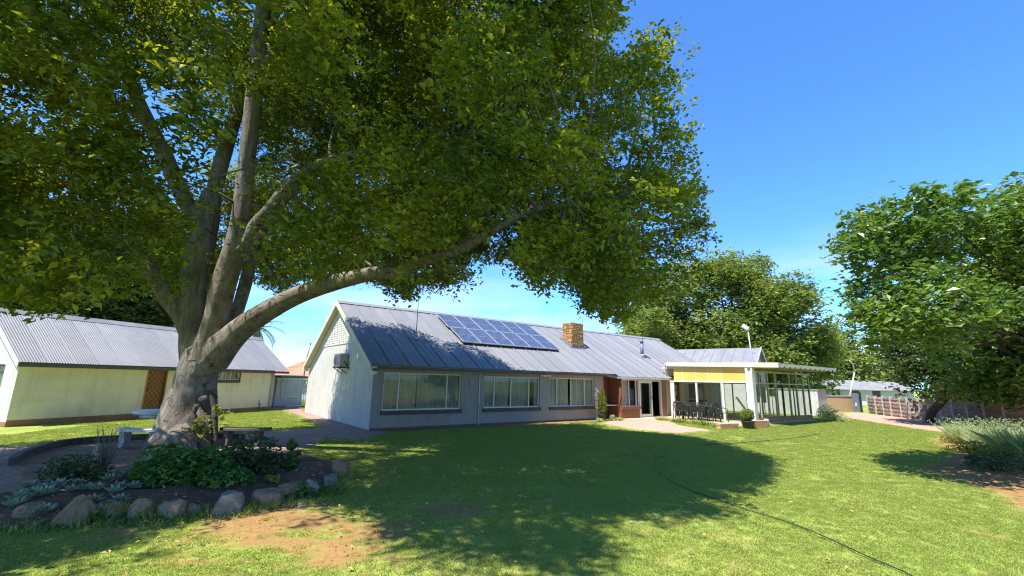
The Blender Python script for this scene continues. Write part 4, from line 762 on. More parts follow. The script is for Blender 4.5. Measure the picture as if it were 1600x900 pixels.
q = MB(); q.box(-2,dv.length,0,.25,-.1,1.15); q.build('wall_body', M_['far_brick'], bw_)
q = MB(); q.box(-2.02,dv.length+.02,-.04,.29,1.152,1.21); q.build('coping', M_['concrete'], bw_)
dg = thing('dark_gate', 'narrow dark sheet gate between the brick wall and the boundary wall', 'gate', loc=gp(1334.5,644), rz=ka)
q = MB(); q.box(.02,.62,.02,.06,.03,1.42); q.build('leaf', M_['dark_metal'], dg); q = MB(); q.box(.64,.80,-.02,.12,-.05,1.5); q.build('post', M_['black'], dg); q = MB(); q.box(.2,.36,.005,.018,.45,.72); q.build('notice_plate', M_['white_paint'], dg)
lpst = thing('street_lamp', 'pale concrete street lamp post behind the dark gate', 'street lamp', loc=gp(1339,643)+Vector((.3,1.5,0)))
lz = at(1335,582,lpst.location.y); lx = at(1327,563,lpst.location.y); q = MB(); q.tube([(0,0,-.1),(lz.x-lpst.location.x,0,lz.z)], [.085,.06], 10); q.build('post', M_['concrete'], lpst)
q = MB(); q.tube([(lz.x-lpst.location.x,0,lz.z-.05),((lz.x+lx.x)/2-lpst.location.x+.12,0,(lz.z+lx.z)/2+.2),(lx.x-lpst.location.x,0,lx.z)], [.05,.045,.04], 8); q.build('arm', M_['metal'], lpst)
q = MB(); q.xbox(Matrix.Translation((lx.x-lpst.location.x-.2,0,lx.z)), -.22,.1,-.07,.07,-.035,.035); q.build('lamp_head', M_['metal'], lpst, .03)
# precast wall along the boundary: posts and planks
wallpx = [(1359,645.5),(1371,647.5),(1383,649),(1395.5,651),(1411,653),(1422,655),(1439,656),(1455,657.5),(1473,659.5),(1493,661.5),(1516,664),(1543,667),(1575,670.5),(1612,675)]
wp = [gp(x, y) for x, y in wallpx]
pw = thing('precast_wall', 'precast concrete boundary wall of rough planks between pale posts', 'wall', loc=wp[0])
M_['plank_rough'] = surf('rough_precast_plank', (.22,.17,.13), (.34,.275,.215), 7, rough=.95, bump=1.0, bscale=18, vary=.25, stretch=(1,1,2), dirt=(.16,.12,.09), dirt_scale=2, dirt_amt=.6)
for i, p in enumerate(wp):
    q = MB(); q.box(-.07,.07,-.07,.07,-.1,1.30); o = q.build('post', M_['concrete'], pw, .01); o.location = p-wp[0]
    if i < len(wp)-1:
        d = wp[i+1]-p; a = math.atan2(d.y, d.x); L = d.length
        for r in range(5):
            q = MB(); z0 = .01+r*.245; nn = 6; h0 = [random.uniform(-.012,.012) for _ in range(nn+1)]
            top = [(.075+(L-.15)*k/nn, -.03+random.uniform(-.02,.012), z0+.236+h0[k]*.5) for k in range(nn+1)]; botm = [(t[0], -.03+random.uniform(-.02,.012), z0) for t in top]; mid = [(t[0], -.055+random.uniform(-.02,.012), z0+.12) for t in top]; bk_ = [(t[0], .03, t[2]) for t in top]; bk2 = [(t[0], .03, z0) for t in top]
            rows_ = [botm, mid, top, bk_, bk2]; vs = [v for rw in rows_ for v in rw]; nv = nn+1
            q.add(vs, [(j*nv+k, j*nv+k+1, ((j+1) % 5)*nv+k+1, ((j+1) % 5)*nv+k) for j in range(5) for k in range(nn)]); o = q.build('plank', M_['plank_rough'], pw); o.location = p-wp[0]; o.rotation_euler = (0,0,a)
Yn = 52; n0, n1_ = at(1272,612,Yn), at(1400,612,Yn); nh = thing('neighbour_house', 'far neighbouring house with a low grey roof beyond the boundary wall', 'house', loc=(n0.x,Yn,0))
q = MB(); q.box(0,n1_.x-n0.x+2,0,7,-.1,n0.z+.3); q.build('wall', M_['white_wall'], nh); zt = at(1340,598,Yn+2).z; q = MB(); q.prism([(-.5,-.4,n0.z+.25),(n1_.x-n0.x+2.5,-.4,n0.z+.25),(n1_.x-n0.x+2.5,3.5,zt+.2),(-.5,3.5,zt+.2)], (0,0,.1)); q.prism([(-.5,3.5,zt+.2),(n1_.x-n0.x+2.5,3.5,zt+.2),(n1_.x-n0.x+2.5,7.4,n0.z+.25),(-.5,7.4,n0.z+.25)], (0,0,.1)); q.build('roof', M_['roof2'], nh)
for x in (2.0,4.2,6.6): q = MB(); q.box(x,x+.9,-.02,.0,.9,1.7); q.build('window', M_['dark_frame'], nh)

# ================================================================== TREES AND PLANTS
def leaves_mesh(name, P, out, leaf, width, mat, up=.8, droop=.25, rng=RNG):
    """one kite-shaped, slightly folded leaf at each point"""
    n = len(P); th = rng.uniform(0, 2*np.pi, n); ax = np.stack([np.cos(th), np.sin(th), rng.normal(-droop, .35, n)], 1); ax += out*.5; ax /= np.linalg.norm(ax, axis=1)[:, None]
    nr = rng.normal(0, .55, (n, 3)); nr[:, 2] += up; nr -= ax*(nr*ax).sum(1)[:, None]; nr /= np.linalg.norm(nr, axis=1)[:, None]+1e-9
    sd = np.cross(ax, nr); zs_ = rng.uniform(.5, 1.4, n)[:, None]; L = leaf*zs_*rng.uniform(.85, 1.15, n)[:, None]; W = width*zs_*rng.uniform(.8, 1.2, n)[:, None]
    fold = nr*W*.25
    V = np.stack([P-ax*L*.5, P+sd*W*.5+fold-ax*L*.05, P+ax*L*.5-nr*L*.10, P-sd*W*.5+fold-ax*L*.05], 1).reshape(-1, 3)
    return np_mesh(name, V, np.arange(4*n).reshape(-1, 4), [mat])
def spray_points(Cn, per, spread, rng=RNG, flat=.5):
    n = len(Cn); nt = 5; tw = rng.normal(0, 1, (n, nt, 3)); tw[:, :, 2] = tw[:, :, 2]*flat*.9-.12; tw /= np.linalg.norm(tw, axis=2, keepdims=True)
    k = rng.integers(0, nt, (n, per)); t = rng.random((n, per, 1))**.7*1.9; dirs = np.take_along_axis(tw, k[:, :, None].repeat(3, 2), 1)
    off = (dirs*t+rng.normal(0, .26, (n, per, 3)))*spread*rng.uniform(.75, 1.3, (n, 1, 1))
    return (Cn[:, None, :]+off).reshape(-1, 3)
def build_branches(starts, targets, r0, r1, rng, seg=5):
    mb = MB()
    for s, t in zip(starts, targets):
        s, t = Vector(s), Vector(t); L = (t-s).length; pts = []
        bend = Vector(rng.normal(0, .08*L, 3)); 
        for k in range(seg+1):
            u = k/seg; pts.append(s.lerp(t, u)+bend*math.sin(math.pi*u)+Vector((0,0,.10*L*math.sin(math.pi*u))))
        mb.tube(pts, [r0*(1-u/seg)+r1*u/seg for u in range(seg+1)], 6, False)
    return mb
def limb(mb, pts, n=14, wob=.18, step=4):
    W = [(at(x, y, Y), w*.5*Y/ray(x, y)[1]) for x, y, Y, w in pts]
    P = catmull([p for p, r in W], step); rr = []
    for i in range(len(W)-1): rr += [W[i][1]+(W[i+1][1]-W[i][1])*k/step for k in range(step)]
    rr.append(W[-1][1]); mb.tube(P, rr, n, True, wob); return P, rr

# ---------------------------------------------------------------- the big shade tree
tr0 = gp(281, 702); tree = thing('shade_tree', 'huge spreading tree with a thick leaning grey trunk on the left', 'tree', loc=tr0)
tm = MB(); limbs = []
trunk_pts = [(277,716,11.75,118),(280,704,11.8,100),(286,680,11.85,84),(295,640,11.9,68),(304,602,11.9,56),(313,572,11.88,54),(321,548,11.86,50),(327,522,11.84,32)]
limb(tm, trunk_pts, 24, .30)
CLEAR = [([(300,560,12,60),(324,330,12.2,60)],10)]
def L_(pts, wob=.16, n=14, clear=None, lim=14):
    limbs.append(limb(tm, pts, n, wob))
    if clear: CLEAR.append((pts[:clear], lim))
L_([(312,585,11.95,45),(302,545,12.0,38),(301,500,12.0,37),(304,450,12.05,38),(313,392,12.1,37),(324,335,12.2,37),(330,300,12.2,27)])                       # dark straight stem
L_([(326,345,12.2,27),(300,330,12.1,24),(279,292,12.0,24),(262,252,11.8,23),(240,207,11.5,22),(208,140,11.0,19),(183,70,10.6,16),(165,-30,10.2,13)], clear=6)        # its left arm
L_([(330,330,12.2,27),(338,285,12.3,22),(352,230,12.5,21),(370,168,12.7,19),(376,120,12.8,17),(372,40,13.0,14),(360,-60,13.2,10)], clear=5, lim=4)                        # its right arm
L_([(318,580,11.8,46),(330,530,11.6,40),(340,490,11.45,36),(356,425,11.25,34),(374,356,11.05,30),(381,297,10.9,26),(393,183,10.6,25),(408,40,10.3,22),(420,-60,10.1,19),(430,-200,9.9,14)], clear=9, lim=12)   # pale leading stem
L_([(374,392,11.1,21),(398,352,11.0,18),(418,330,10.9,17),(455,285,10.7,15),(500,255,10.5,13),(560,238,10.3,10),(625,230,10.1,9),(700,248,9.9,6)], clear=5, lim=8)       # arm to the right
L_([(330,566,11.75,45),(352,538,11.5,42),(385,508,11.25,36),(425,482,11.0,32),(470,459,10.75,28),(520,442,10.55,25),(570,430,10.4,22),(620,422,10.25,20),(675,404,10.1,18),(728,384,9.95,16),(790,350,9.8,12),(840,326,9.7,10),(900,322,9.6,8),(960,332,9.5,6)], clear=13, lim=12)  # long low limb
L_([(600,428,10.3,14),(640,432,10.2,12),(690,428,10.0,9),(730,412,9.9,6)])
L_([(300,540,12.0,24),(283,500,11.9,22),(263,470,11.75,22),(245,437,11.6,22),(225,408,11.4,20),(190,380,11.0,14),(140,350,10.4,10),(70,330,9.7,7)], clear=5, lim=14)      # low left limb
L_([(365,505,12.1,18),(385,440,12.6,19),(398,388,12.9,17),(430,330,13.3,13),(480,280,13.6,9)])                                                          # dark limb behind
L_([(400,120,10.45,11),(450,60,10.2,10),(520,10,9.8,8),(600,-50,9.4,6)])
L_([(408,60,10.3,11),(440,10,10.6,10),(500,-80,11,7)])
L_([(230,190,11.4,12),(160,150,10.6,10),(60,130,9.7,7)])
# root flare
for ax_, ay_, w in ((236,706,17),(258,714,15),(302,714,15),(330,704,14),(283,718,14)):
    g0 = gp(ax_, ay_); c0 = at(286, 668, 11.85); tm.tube([g0+Vector((0,0,-.12)), g0.lerp(c0, .45)+Vector((0,0,.02)), c0.lerp(Vector((c0.x,c0.y,c0.z)), 1)], [w*.007, w*.0125, w*.016], 10, True, .2)
tme = tm.mesh('trunk', M_['bark'])
tko = bpy.data.objects.new('trunk', tme); COL.objects.link(tko); tko.parent = tree; tko.location = -tr0
rmod = tko.modifiers.new('remesh', 'REMESH'); rmod.mode = 'VOXEL'; rmod.voxel_size = .026; rmod.use_smooth_shade = True
smod = tko.modifiers.new('smooth', 'SMOOTH'); smod.iterations = 5; smod.factor = .5
fd = MB()
for pts in ([(310,632,14),(303,650,22),(303,672,24),(300,700,26)],[(318,620,22),(328,645,24),(322,668,24),(330,700,26)],[(308,655,18),(316,680,20),(312,704,24)],[(330,610,14),(336,640,16),(337,700,20)]):
    W = [(at(x-2, y, 11.52-.06*(x < 316)+.16*(x > 326)), w) for x, y, w in pts]; P = catmull([p for p, w in W], 5); fd.tube(P, [.0078*W[min(i//5, len(W)-1)][1]*.5 for i in range(len(P))], 10, True, .35)
fdo = fd.build('bark_fold', M_['bark2'], tree); fdo.location = -tr0; tag(fdo, 'dark folded old bark at the right of the trunk foot')
# hollow and old bark fold at the foot, with ivy shoots
ivy_c = np.array([at(x, y, 11.25) for x, y in [(312,668),(318,655),(306,660),(325,672),(340,640),(345,648),(300,672),(316,680)]])
def spoly(pts): return [tuple(p) for p in pts]
SIL = spoly([(-900,-3000),(1050,-3000),(1000,-300),(985,0),(968,55),(950,92),(985,78),(1002,52),(1030,40),(1076,40),(1072,95),(1088,130),(1098,185),(1086,225),(1086,258),(1112,290),(1122,345),(1138,385),(1128,420),(1095,440),(1062,468),(1030,476),(1004,468),(990,495),(960,512),(918,505),(896,470),(886,438),(862,450),(846,462),(826,438),(792,412),(768,425),(742,402),(738,432),(750,448),(722,455),(704,488),(690,484),(694,452),(662,462),(625,478),(602,455),(560,442),(522,438),(505,455),(470,445),(440,470),(418,478),(395,430),(375,455),(330,470),(280,472),(240,472),(215,452),(200,470),(160,440),(120,470),(60,490),(0,472),(-300,500),(-900,500)])
LIT_A = pxpoly([(1205,716),(1130,692),(1060,680),(930,668),(960,660),(1100,655),(1300,640),(1600,660)])+[(30,20),(30,2),(1.6,2.0)]+pxpoly([(905,905),(982,872),(940,832),(975,815),(1150,797),(1190,752)])
LIT_B = pxpoly([(20,893),(240,829),(330,806),(420,795),(490,782),(585,795),(618,812),(626,862),(760,884),(850,893)])+[(-.3,3.2),(-5.5,3.0)]
LIT_C = pxpoly([(-200,690),(0,668),(430,640),(505,666),(440,669),(250,679),(0,694),(-200,708)])
def roof_ab(px, py):
    r = Vector(ray(px, py)); s2 = Vector((-.5993,.8005)); A = r.z-SLOPE*(r.x*s2.x+r.y*s2.y); B_ = CAM_H+SLOPE*(C0.x*s2.x+C0.y*s2.y)-HE; t = -B_/A; q = Vector((r.x*t-C0.x, r.y*t-C0.y)); return q.x*.8005+q.y*.5993, q.x*s2.x+q.y*s2.y
RL = [roof_ab(x, y) for x, y in ((546,496),(606,504),(642,514),(687,531),(732,543),(768,553),(795,575))]
def crown_ok(P):
    pj = proj_np(P); ok = np.ones(len(P), bool)
    infront = P[:, 1] > .5
    for dx, dy in ((11,0),(-11,0),(0,11),(0,-9)): ok &= ~infront | in_poly(pj+np.array([dx,dy]), SIL)
    k = P[:, 2]/SUN_DIR.z; S = P[:, :2]-np.array([SUN_DIR.x, SUN_DIR.y])*k[:, None]
    for pl, pr in ((LIT_A,.995),(LIT_B,.97),(LIT_C,.97)): ok &= ~(in_poly(S, pl) & (RNG.random(len(P)) < pr))
    # the sunlit part of the house roof and of the outbuilding roof
    s2 = np.array([-.5993,.8005]); d2 = np.array([.8005,.5993]); Q = P[:, :2]-np.array(C0[:2]); b = Q@s2; sb = np.array([SUN_DIR.x,SUN_DIR.y])@s2
    t = (P[:, 2]-HE-SLOPE*b)/(SUN_DIR.z-SLOPE*sb); H = Q-np.array([SUN_DIR.x,SUN_DIR.y])*t[:, None]; ha, hb = H@d2, H@s2
    lim = np.interp(ha, [q[0] for q in RL], [q[1] for q in RL], left=RL[0][1], right=-1.0); on = (ha > -.3) & (ha < 23) & (hb > -.3) & (hb < 4.7)
    ok &= ~(on & (hb > lim) & (RNG.random(len(P)) < .98))
    k3 = (P[:, 2]-3.0)/SUN_DIR.z; S3 = P[:, :2]-np.array([SUN_DIR.x, SUN_DIR.y])*k3[:, None]; ok &= ~(in_poly(S3, P_OUT) & (RNG.random(len(P)) < .9))
    return ok
SUNLIT = [at(x, y, Y) for x, y, Y in ((240,690,11.4),(250,665,11.4),(262,640,11.4),(272,615,11.4),(284,590,11.4),(330,535,11.2),(338,500,11.2),(345,470,11.1),(355,430,11.0),(372,360,10.8),(380,300,10.7),(393,190,10.4),(400,498,11.1),(450,466,10.8),(560,430,10.3))]
def stem_clear(P, pj):
    # foliage cut out so the sun reaches the stems and they stay visible
    hide = np.zeros(len(P), bool); sv = np.array(SUN_DIR)
    for T in SUNLIT:
        v = P-np.array(T); k = v@sv; hide |= (k > 0) & (np.linalg.norm(v-k[:, None]*sv, axis=1) < .58)
    for A, lim in CLEAR:
        for i in range(len(A)-1):
            a, b = A[i], A[i+1]; pa, pb = np.array(a[:2], float), np.array(b[:2], float); dd = pb-pa; t = np.clip(((pj-pa)@dd)/(dd@dd), 0, 1); ds = np.hypot(*(pj-(pa+t[:, None]*dd)).T)
            hide |= (ds < (a[3]+b[3])*.25+lim) & (P[:, 1] < a[2]+.35)
    return hide
def sample_crown(n):
    out = []; tot = 0
    while tot < n:
        P = RNG.uniform((-15.5,.6,2.6), (6.0,19,15), (60000,3)); P = P[np.linalg.norm(P-np.array([0,0,CAM_H]), axis=1) > 6.6]; q = (P-np.array([-4.4,9.2,6.8]))/np.array([10.6,8.6,7.0]); r = np.sqrt((q**2).sum(1)); nz_ = vnoise(P, .45, 11); nz2 = vnoise(P, .9, 12)
        ok = (r < .86+nz_*.3)
        # hollow near the stems, leafy skin outside and along the underside
        low = P[:, 2] < 5.2+1.2*nz_; prob = np.clip((r-.30)*1.9, .12, 1); prob = np.where(low, np.maximum(prob, .7), prob); ok &= RNG.random(len(P)) < prob
        ok &= (nz_*.55+nz2*.45) > .43
        P = P[ok]; P = P[crown_ok(P)]; pj = proj_np(P); ok = ~(stem_clear(P, pj) & (RNG.random(len(P)) < .93)); P = P[ok]; pj = pj[ok]; inv = (pj[:, 0] > -150) & (pj[:, 0] < 1750) & (pj[:, 1] > -120) & (P[:, 1] > 1)
        P = P[inv | (RNG.random(len(P)) < .75)]; out.append(P); tot += len(P)
    return np.concatenate(out)[:n]
cand = sample_crown(2600); boughs = []
for c in cand:
    if len(boughs) < 300 and (not boughs or min(((c-b)**2).sum() for b in boughs) > 1.05): boughs.append(c)
cl_ = []
for c in boughs:
    r = RNG.uniform(.6, 1.2); k = int(72*r*r)+8; d = RNG.normal(0, 1, (k,3)); d[:, 2] += .35; d /= np.linalg.norm(d, axis=1)[:, None]
    cl_.append(c+d*np.array([1.15,1.15,.8])*r*(RNG.uniform(.55,1.05,k)*(.8+.4*vnoise(c+d, 1.3, 51)))[:, None])
cl_ = np.concatenate(cl_); cl_ = cl_[(cl_[:, 2] > 2.6) & (np.linalg.norm(cl_-np.array([0,0,CAM_H]), axis=1) > 6.2)]; cl_ = cl_[crown_ok(cl_)]; cl_ = cl_[~(stem_clear(cl_, proj_np(cl_)) & (RNG.random(len(cl_)) < .93))]
CR = np.concatenate([cl_, sample_crown(2600)]); print('sprays', len(boughs), len(cl_), len(CR))
LP = spray_points(CR, int(min(60, 680000/len(CR))), .20)
outv = LP-np.array([-6.5,11,6]); outv /= np.linalg.norm(outv, axis=1)[:, None]
cw = bpy.data.objects.new('crown', leaves_mesh('crown', LP-np.array(tr0), outv, .106, .059, M_['big_leaf'])); COL.objects.link(cw); cw.parent = tree
tag(cw, 'dense yellow green canopy of small leaves', kind='stuff')
lp_all = np.array([p for P, r in limbs for p in P[len(P)//2:]]); sel = CR[RNG.choice(len(CR), 560, replace=False)]
near = np.array([np.argmin(((lp_all-c)**2).sum(1)) for c in sel]); dist = np.linalg.norm(lp_all[near]-sel, axis=1); g = dist < 4.2
br_ = build_branches(lp_all[near][g], sel[g], .045, .010, RNG); bo = br_.build('branches', M_['bark'], tree); bo.location = -tr0; tag(bo, 'thin grey branches inside the canopy', kind='stuff')
iv = leaves_mesh('ivy_shoots', spray_points(ivy_c, 34, .11)-np.array(tr0), np.zeros((len(ivy_c)*34,3)), .09, .06, M_['yellow_leaf']); o = bpy.data.objects.new('ivy_shoots', iv); COL.objects.link(o); o.parent = tree; tag(o, 'yellow green shoots on the trunk foot', kind='stuff')

# ---------------------------------------------------------------- other trees
def simple_tree(name, label, base, lobes, n, per, spread, leaf, width, lm, bm='bark2', trunk_r=.25, sil=None, gap=.36, group=None, hollow=.4, fork=None, nbr=40, okf=None):
    base = Vector(base); t = thing(name, label, 'tree', loc=base, group=group); pts = []; need = n
    vol = np.array([l[3]*l[4]*l[5] if len(l) > 4 else l[3]**3 for l in lobes]); cnt = (vol**(.75)/np.sum(vol**.75)*n).astype(int)+1
    for l, c in zip(lobes, cnt):
        R = np.array(l[3:6] if len(l) > 4 else (l[3],)*3); got = 0; tries = 0
        while got < c and tries < 60:
            d = RNG.normal(0, 1, (c*2, 3)); d /= np.linalg.norm(d, axis=1)[:, None]; P0 = np.array(l[:3])+d*R
            r = (1-RNG.random(c*2)**1.6*(1-hollow))*(.82+.36*vnoise(P0, 1.6/max(R), 21)); P = np.array(l[:3])+d*R*r[:, None]
            ok = (vnoise(P, 2.2/max(R), 22)*.5+vnoise(P, 5/max(R), 23)*.5) > gap
            if sil is not None: ok &= in_poly(proj_np(P), sil)
            ok &= P[:, 2] > .5
            if okf is not None: ok &= okf(P)
            P = P[ok][:c-got]; pts.append(P); got += len(P); tries += 1
    P = np.concatenate(pts); lv = spray_points(P, per, spread); cen = np.array(base)+np.array([0,0,1.5]); ov = lv-cen; ov /= np.linalg.norm(ov, axis=1)[:, None]
    o = bpy.data.objects.new('crown', leaves_mesh('crown', lv-np.array(base), ov, leaf, width, lm)); COL.objects.link(o); o.parent = t; tag(o, kind='stuff')
    ctr = Vector(np.mean([l[:3] for l in lobes], 0)); tb2 = MB(); top = ctr-base; fk = Vector((top.x*.4, top.y*.4, max(top.z*.42, .8))) if fork is None else Vector(fork)
    tb2.tube([(0,0,-.15), (fk.x*.15,fk.y*.15,fk.z*.4), fk], [trunk_r*1.25, trunk_r, trunk_r*.85], 12, True, .15)
    for l in lobes:
        e = Vector(l[:3])-base; mid = fk.lerp(e, .5)+Vector((0,0,.08*(e-fk).length)); kk = 1 if len(lobes) < 15 else .45; tb2.tube([fk-Vector((0,0,trunk_r*.4)), mid, e], [trunk_r*.65*kk, trunk_r*.42*kk, trunk_r*.16*kk], 8, True, .15)
    tb2.build('trunk', M_[bm], t)
    sel = P[RNG.choice(len(P), min(nbr, len(P)), replace=False)]; L0 = np.array([l[:3] for l in lobes]); nr_ = np.argmin(((L0[None]-sel[:, None])**2).sum(2), 1)
    b = build_branches(L0[nr_]-np.array(base), sel-np.array(base), trunk_r*.14, trunk_r*.05, RNG, 4); bo = b.build('branches', M_[bm], t); tag(bo, kind='stuff'); return t
SIL_R = spoly([(1300,362),(1332,343),(1345,318),(1398,330),(1412,306),(1432,286),(1452,300),(1482,284),(1512,290),(1532,282),(1556,300),(1576,300),(1590,276),(1640,230),(2400,-200),(2400,900),(1600,668),(1570,655),(1545,640),(1500,632),(1460,632),(1420,616),(1392,600),(1352,592),(1330,582),(1308,545),(1320,500),(1310,450),(1324,400)])
LIT_R = pxpoly([(1335,704),(1290,712),(1345,722),(1400,735),(1470,757),(1530,775),(1600,800)])+[(6,3),(3,6),(3,16),(12,24),(30,24),(30,13.2)]+pxpoly([(1640,700),(1560,704),(1500,702),(1440,696),(1390,696)])
def right_ok(P):
    k = (P[:, 2]-.3)/SUN_DIR.z; S = P[:, :2]-np.array([SUN_DIR.x, SUN_DIR.y])*k[:, None]; return ~(in_poly(S, LIT_R) & (RNG.random(len(P)) < .97))
rl_ = random.Random(11); rt_lobes = []
while len(rt_lobes) < 70:
    q = Vector((rl_.uniform(-1,1), rl_.uniform(-1,1), rl_.uniform(-1,1)))
    if not .1 < q.length < 1.15: continue
    p = Vector((12.9,10.5,4.3))+Vector((q.x*4.6,q.y*1.9,q.z*3.1)); r = rl_.choice((.45,.6,.8,1.0,1.15)); pj = proj_np(np.array([p[:]])); e = r*58
    if p.z-r*.8 > .9 and in_poly(np.concatenate([pj+np.array([a_,b_])*e for a_, b_ in ((1.15,0),(-1.15,0),(0,.85),(0,-.85))]), SIL_R).all(): rt_lobes.append((p.x,p.y,p.z,r*1.25,r,r*.8))
rt_lobes += [(14.3,11.2,2.1,1.3,1.0,.8),(15.8,10.8,2.3,1.5,1.2,1.0),(13.0,11.4,2.3,1.0,.9,.7),(17.2,11.0,2.6,1.5,1.3,1.2)]
simple_tree('broadleaf_tree', 'glossy broad leaved tree filling the right edge of the lawn', (14.6,11.0,0),
    rt_lobes,
    6200, 17, .20, .155, .085, M_['right_leaf'], trunk_r=.22, sil=None, gap=.33, fork=(-.6,-.3,1.5), nbr=120, okf=right_ok)
def lob(px, py, Y, R): p = at(px, py, Y); return (p.x, p.y, p.z)+(tuple(R) if hasattr(R, '__len__') else (R,))
bt_ = at(1150,600,46); 
SIL_B = spoly([(985,520),(1000,470),(1040,420),(1090,400),(1120,385),(1150,392),(1180,405),(1230,415),(1250,435),(1280,445),(1285,490),(1300,540),(1310,590),(1290,610),(1150,610),(1060,560),(1000,540)])
bg_lobes = []
while len(bg_lobes) < 46:
    x, y = rl_.uniform(985,1310), rl_.uniform(385,600); p = at(x, y, rl_.uniform(42.5,49)); r = rl_.uniform(1.5,2.7)
    if in_poly(np.array([[x,y-r*8],[x+r*8,y],[x-r*8,y]]), SIL_B).all(): bg_lobes.append((p.x,p.y,p.z,r*1.15,r,r*.85))
simple_tree('background_tree', 'tall rounded tree behind the back building, right of the chimney', (bt_.x,46,0),
    bg_lobes,
    4600, 16, .48, .36, .21, M_['far_leaf'], trunk_r=.5, gap=.34, nbr=80)
s2_ = at(1020,540,50); simple_tree('background_tree', 'paler tree mostly hidden behind the roof ridge beside the flue', (s2_.x,50,0), [lob(1018,500,50,3.4), lob(1000,530,49,2.6), lob(1045,530,50,3.0)], 1100, 14, .6, .42, .25, M_['far_leaf'], trunk_r=.35, gap=.38)
s3 = at(1330,590,58); simple_tree('background_tree', 'low hazy tree above the far neighbouring roof', (s3.x,62,0), [lob(1300,545,60,3.6), lob(1335,580,58,3.0), lob(1375,585,60,3.4), lob(1275,570,60,2.8)], 1100, 14, .65, .42, .25, M_['far_leaf'], trunk_r=.3, gap=.40)
s4 = gp(1453,661); simple_tree('boundary_tree', 'dark trunked tree standing before the precast wall behind the broadleaf tree', s4, [lob(1455,562,24,1.9), lob(1500,548,23.5,2.2), lob(1560,550,22.5,2.3), lob(1600,562,21,2.1), lob(1440,530,25,2.0), lob(1645,560,20,2.3)], 2200, 15, .34, .24, .15, M_['dark_leaf'], trunk_r=.2, gap=.34)
simple_tree('boundary_tree', 'dark leafy tree beyond the right end of the precast wall', (30.5,19,0), [(30.0,20.5,2.3,2.6),(30.2,17,2.6,2.8),(31.5,23,3.4,2.8),(31,27.5,2.8,2.6)], 1300, 14, .42, .30, .19, M_['dark_leaf'], trunk_r=.2, gap=.3)
simple_tree('hedge', 'dark hedge mass showing above the precast wall', (29.5,27,0), [(29.6,16.5,1.2,1.9),(29.3,19.5,1.2,1.9),(29.2,22.5,1.2,1.9),(29.3,25.5,1.2,1.9),(29.6,28.5,1.2,1.8),(30.4,31.5,1.1,1.7)], 1500, 15, .34, .22, .14, M_['dark_leaf'], trunk_r=.12, gap=.25)
for lab, px, Y, lb in (('dark dense tree behind the near end of the outbuilding', 40, 21, [(-20,420,20.5,3.0),(70,440,21.5,2.6),(20,350,21.5,2.8),(-90,430,20,3.0)]),
                       ('dark dense tree rising behind the middle of the outbuilding roof', 170, 25, [(130,450,24,2.8),(190,440,25,2.8),(150,380,25,2.8)]),
                       ('dark dense tree behind the outbuilding, nearest the big trunk', 255, 28, [(235,455,27,2.6),(275,465,28,2.4),(260,400,28,2.8)])):
    b_ = at(px, 560, Y); simple_tree('dark_tree', lab, (b_.x, Y, 0), [lob(*q) for q in lb], 1500, 16, .38, .26, .16, M_['dark_leaf'], trunk_r=.3, gap=.30, group='dark trees behind the outbuilding')

# palm beyond the outbuilding
pc_ = at(402,512,33); palm = thing('palm_tree', 'feathery palm showing above the outbuilding roof end', 'palm', loc=(pc_.x,33,0))
b_ = MB(); b_.tube([(0,0,-.1),(.1,0,pc_.z*.5),(0,0,pc_.z)], [.32,.26,.24], 10, True, .1); b_.build('trunk', M_['bark2'], palm)
for k in range(22):
    a = k*2.399; el = R_(70-k*5.2); Lf = 2.2; f = MB(); pts = []
    for j in range(9):
        u = j/8; e = el-u*1.25; pts.append((pts[-1] if pts else Vector((0,0,pc_.z)))+Vector((math.cos(a)*math.cos(e), math.sin(a)*math.cos(e), math.sin(e)))*(Lf/8 if j else 0))
    f.tube(pts, [.03*(1-j/10) for j in range(9)], 5)
    for j in range(1, 9):
        for sgn in (-1, 1):
            for h in (0, .5):
                p = pts[j-1].lerp(pts[j], h); d = (pts[j]-pts[j-1]).normalized(); sd = d.cross(Vector((0,0,1))).normalized()*sgn; ln = .62*math.sin(.35+2.4*j/9); tip = p+(sd*.8+d*.55+Vector((0,0,-.25)))*ln; wv = d*.035
                f.add([p-wv, p+wv, tip], [(0,1,2)])
    f.build('frond', M_['palm_leaf'], palm)

# ---------------------------------------------------------------- garden plants
def shrub(name, label, base, R, n, leaf, width, lm, cat='shrub', group=None, up=.6, stems=9, per=1, spread=.05, bm='bark2'):
    base = Vector(base); t = thing(name, label, cat, loc=base, group=group); R = np.array(R); d = RNG.normal(0, 1, (n, 3)); d /= np.linalg.norm(d, axis=1)[:, None]; d[:, 2] = np.abs(d[:, 2])
    r = 1-RNG.random(n)**1.8*.75; P = d*R*r[:, None]; P *= (.78+.44*vnoise(P+np.array(base), 2.2/max(R), 31))[:, None]; P[:, 2] += .04
    if per > 1: P = spray_points(P, per, spread)
    ov = P/np.linalg.norm(P, axis=1)[:, None]
    o = bpy.data.objects.new('foliage', leaves_mesh('foliage', P, ov, leaf, width, lm, up, .05)); COL.objects.link(o); o.parent = t; tag(o, kind='stuff')
    s = MB()
    for k in range(stems): a = RNG.uniform(0, 6.28); q = Vector((math.cos(a)*R[0]*.6, math.sin(a)*R[1]*.6, R[2]*RNG.uniform(.5,.8))); s.tube([(q.x*.1,q.y*.1,-.05), q*.5+Vector((0,0,.05)), q], [.014,.011,.006], 5)
    s.build('stems', M_[bm], t); return t
def on_bed(px, py): g = gp(px, py, .12); return Vector((g.x, g.y, bedz(g.x, g.y)-.02))
shrub('leafy_shrub', 'glossy bright green shrub in front of the big trunk', on_bed(262,762), (.58,.42,.52), 1700, .085,.05, M_['shrub_leaf'], group='shrubs in the rock garden')
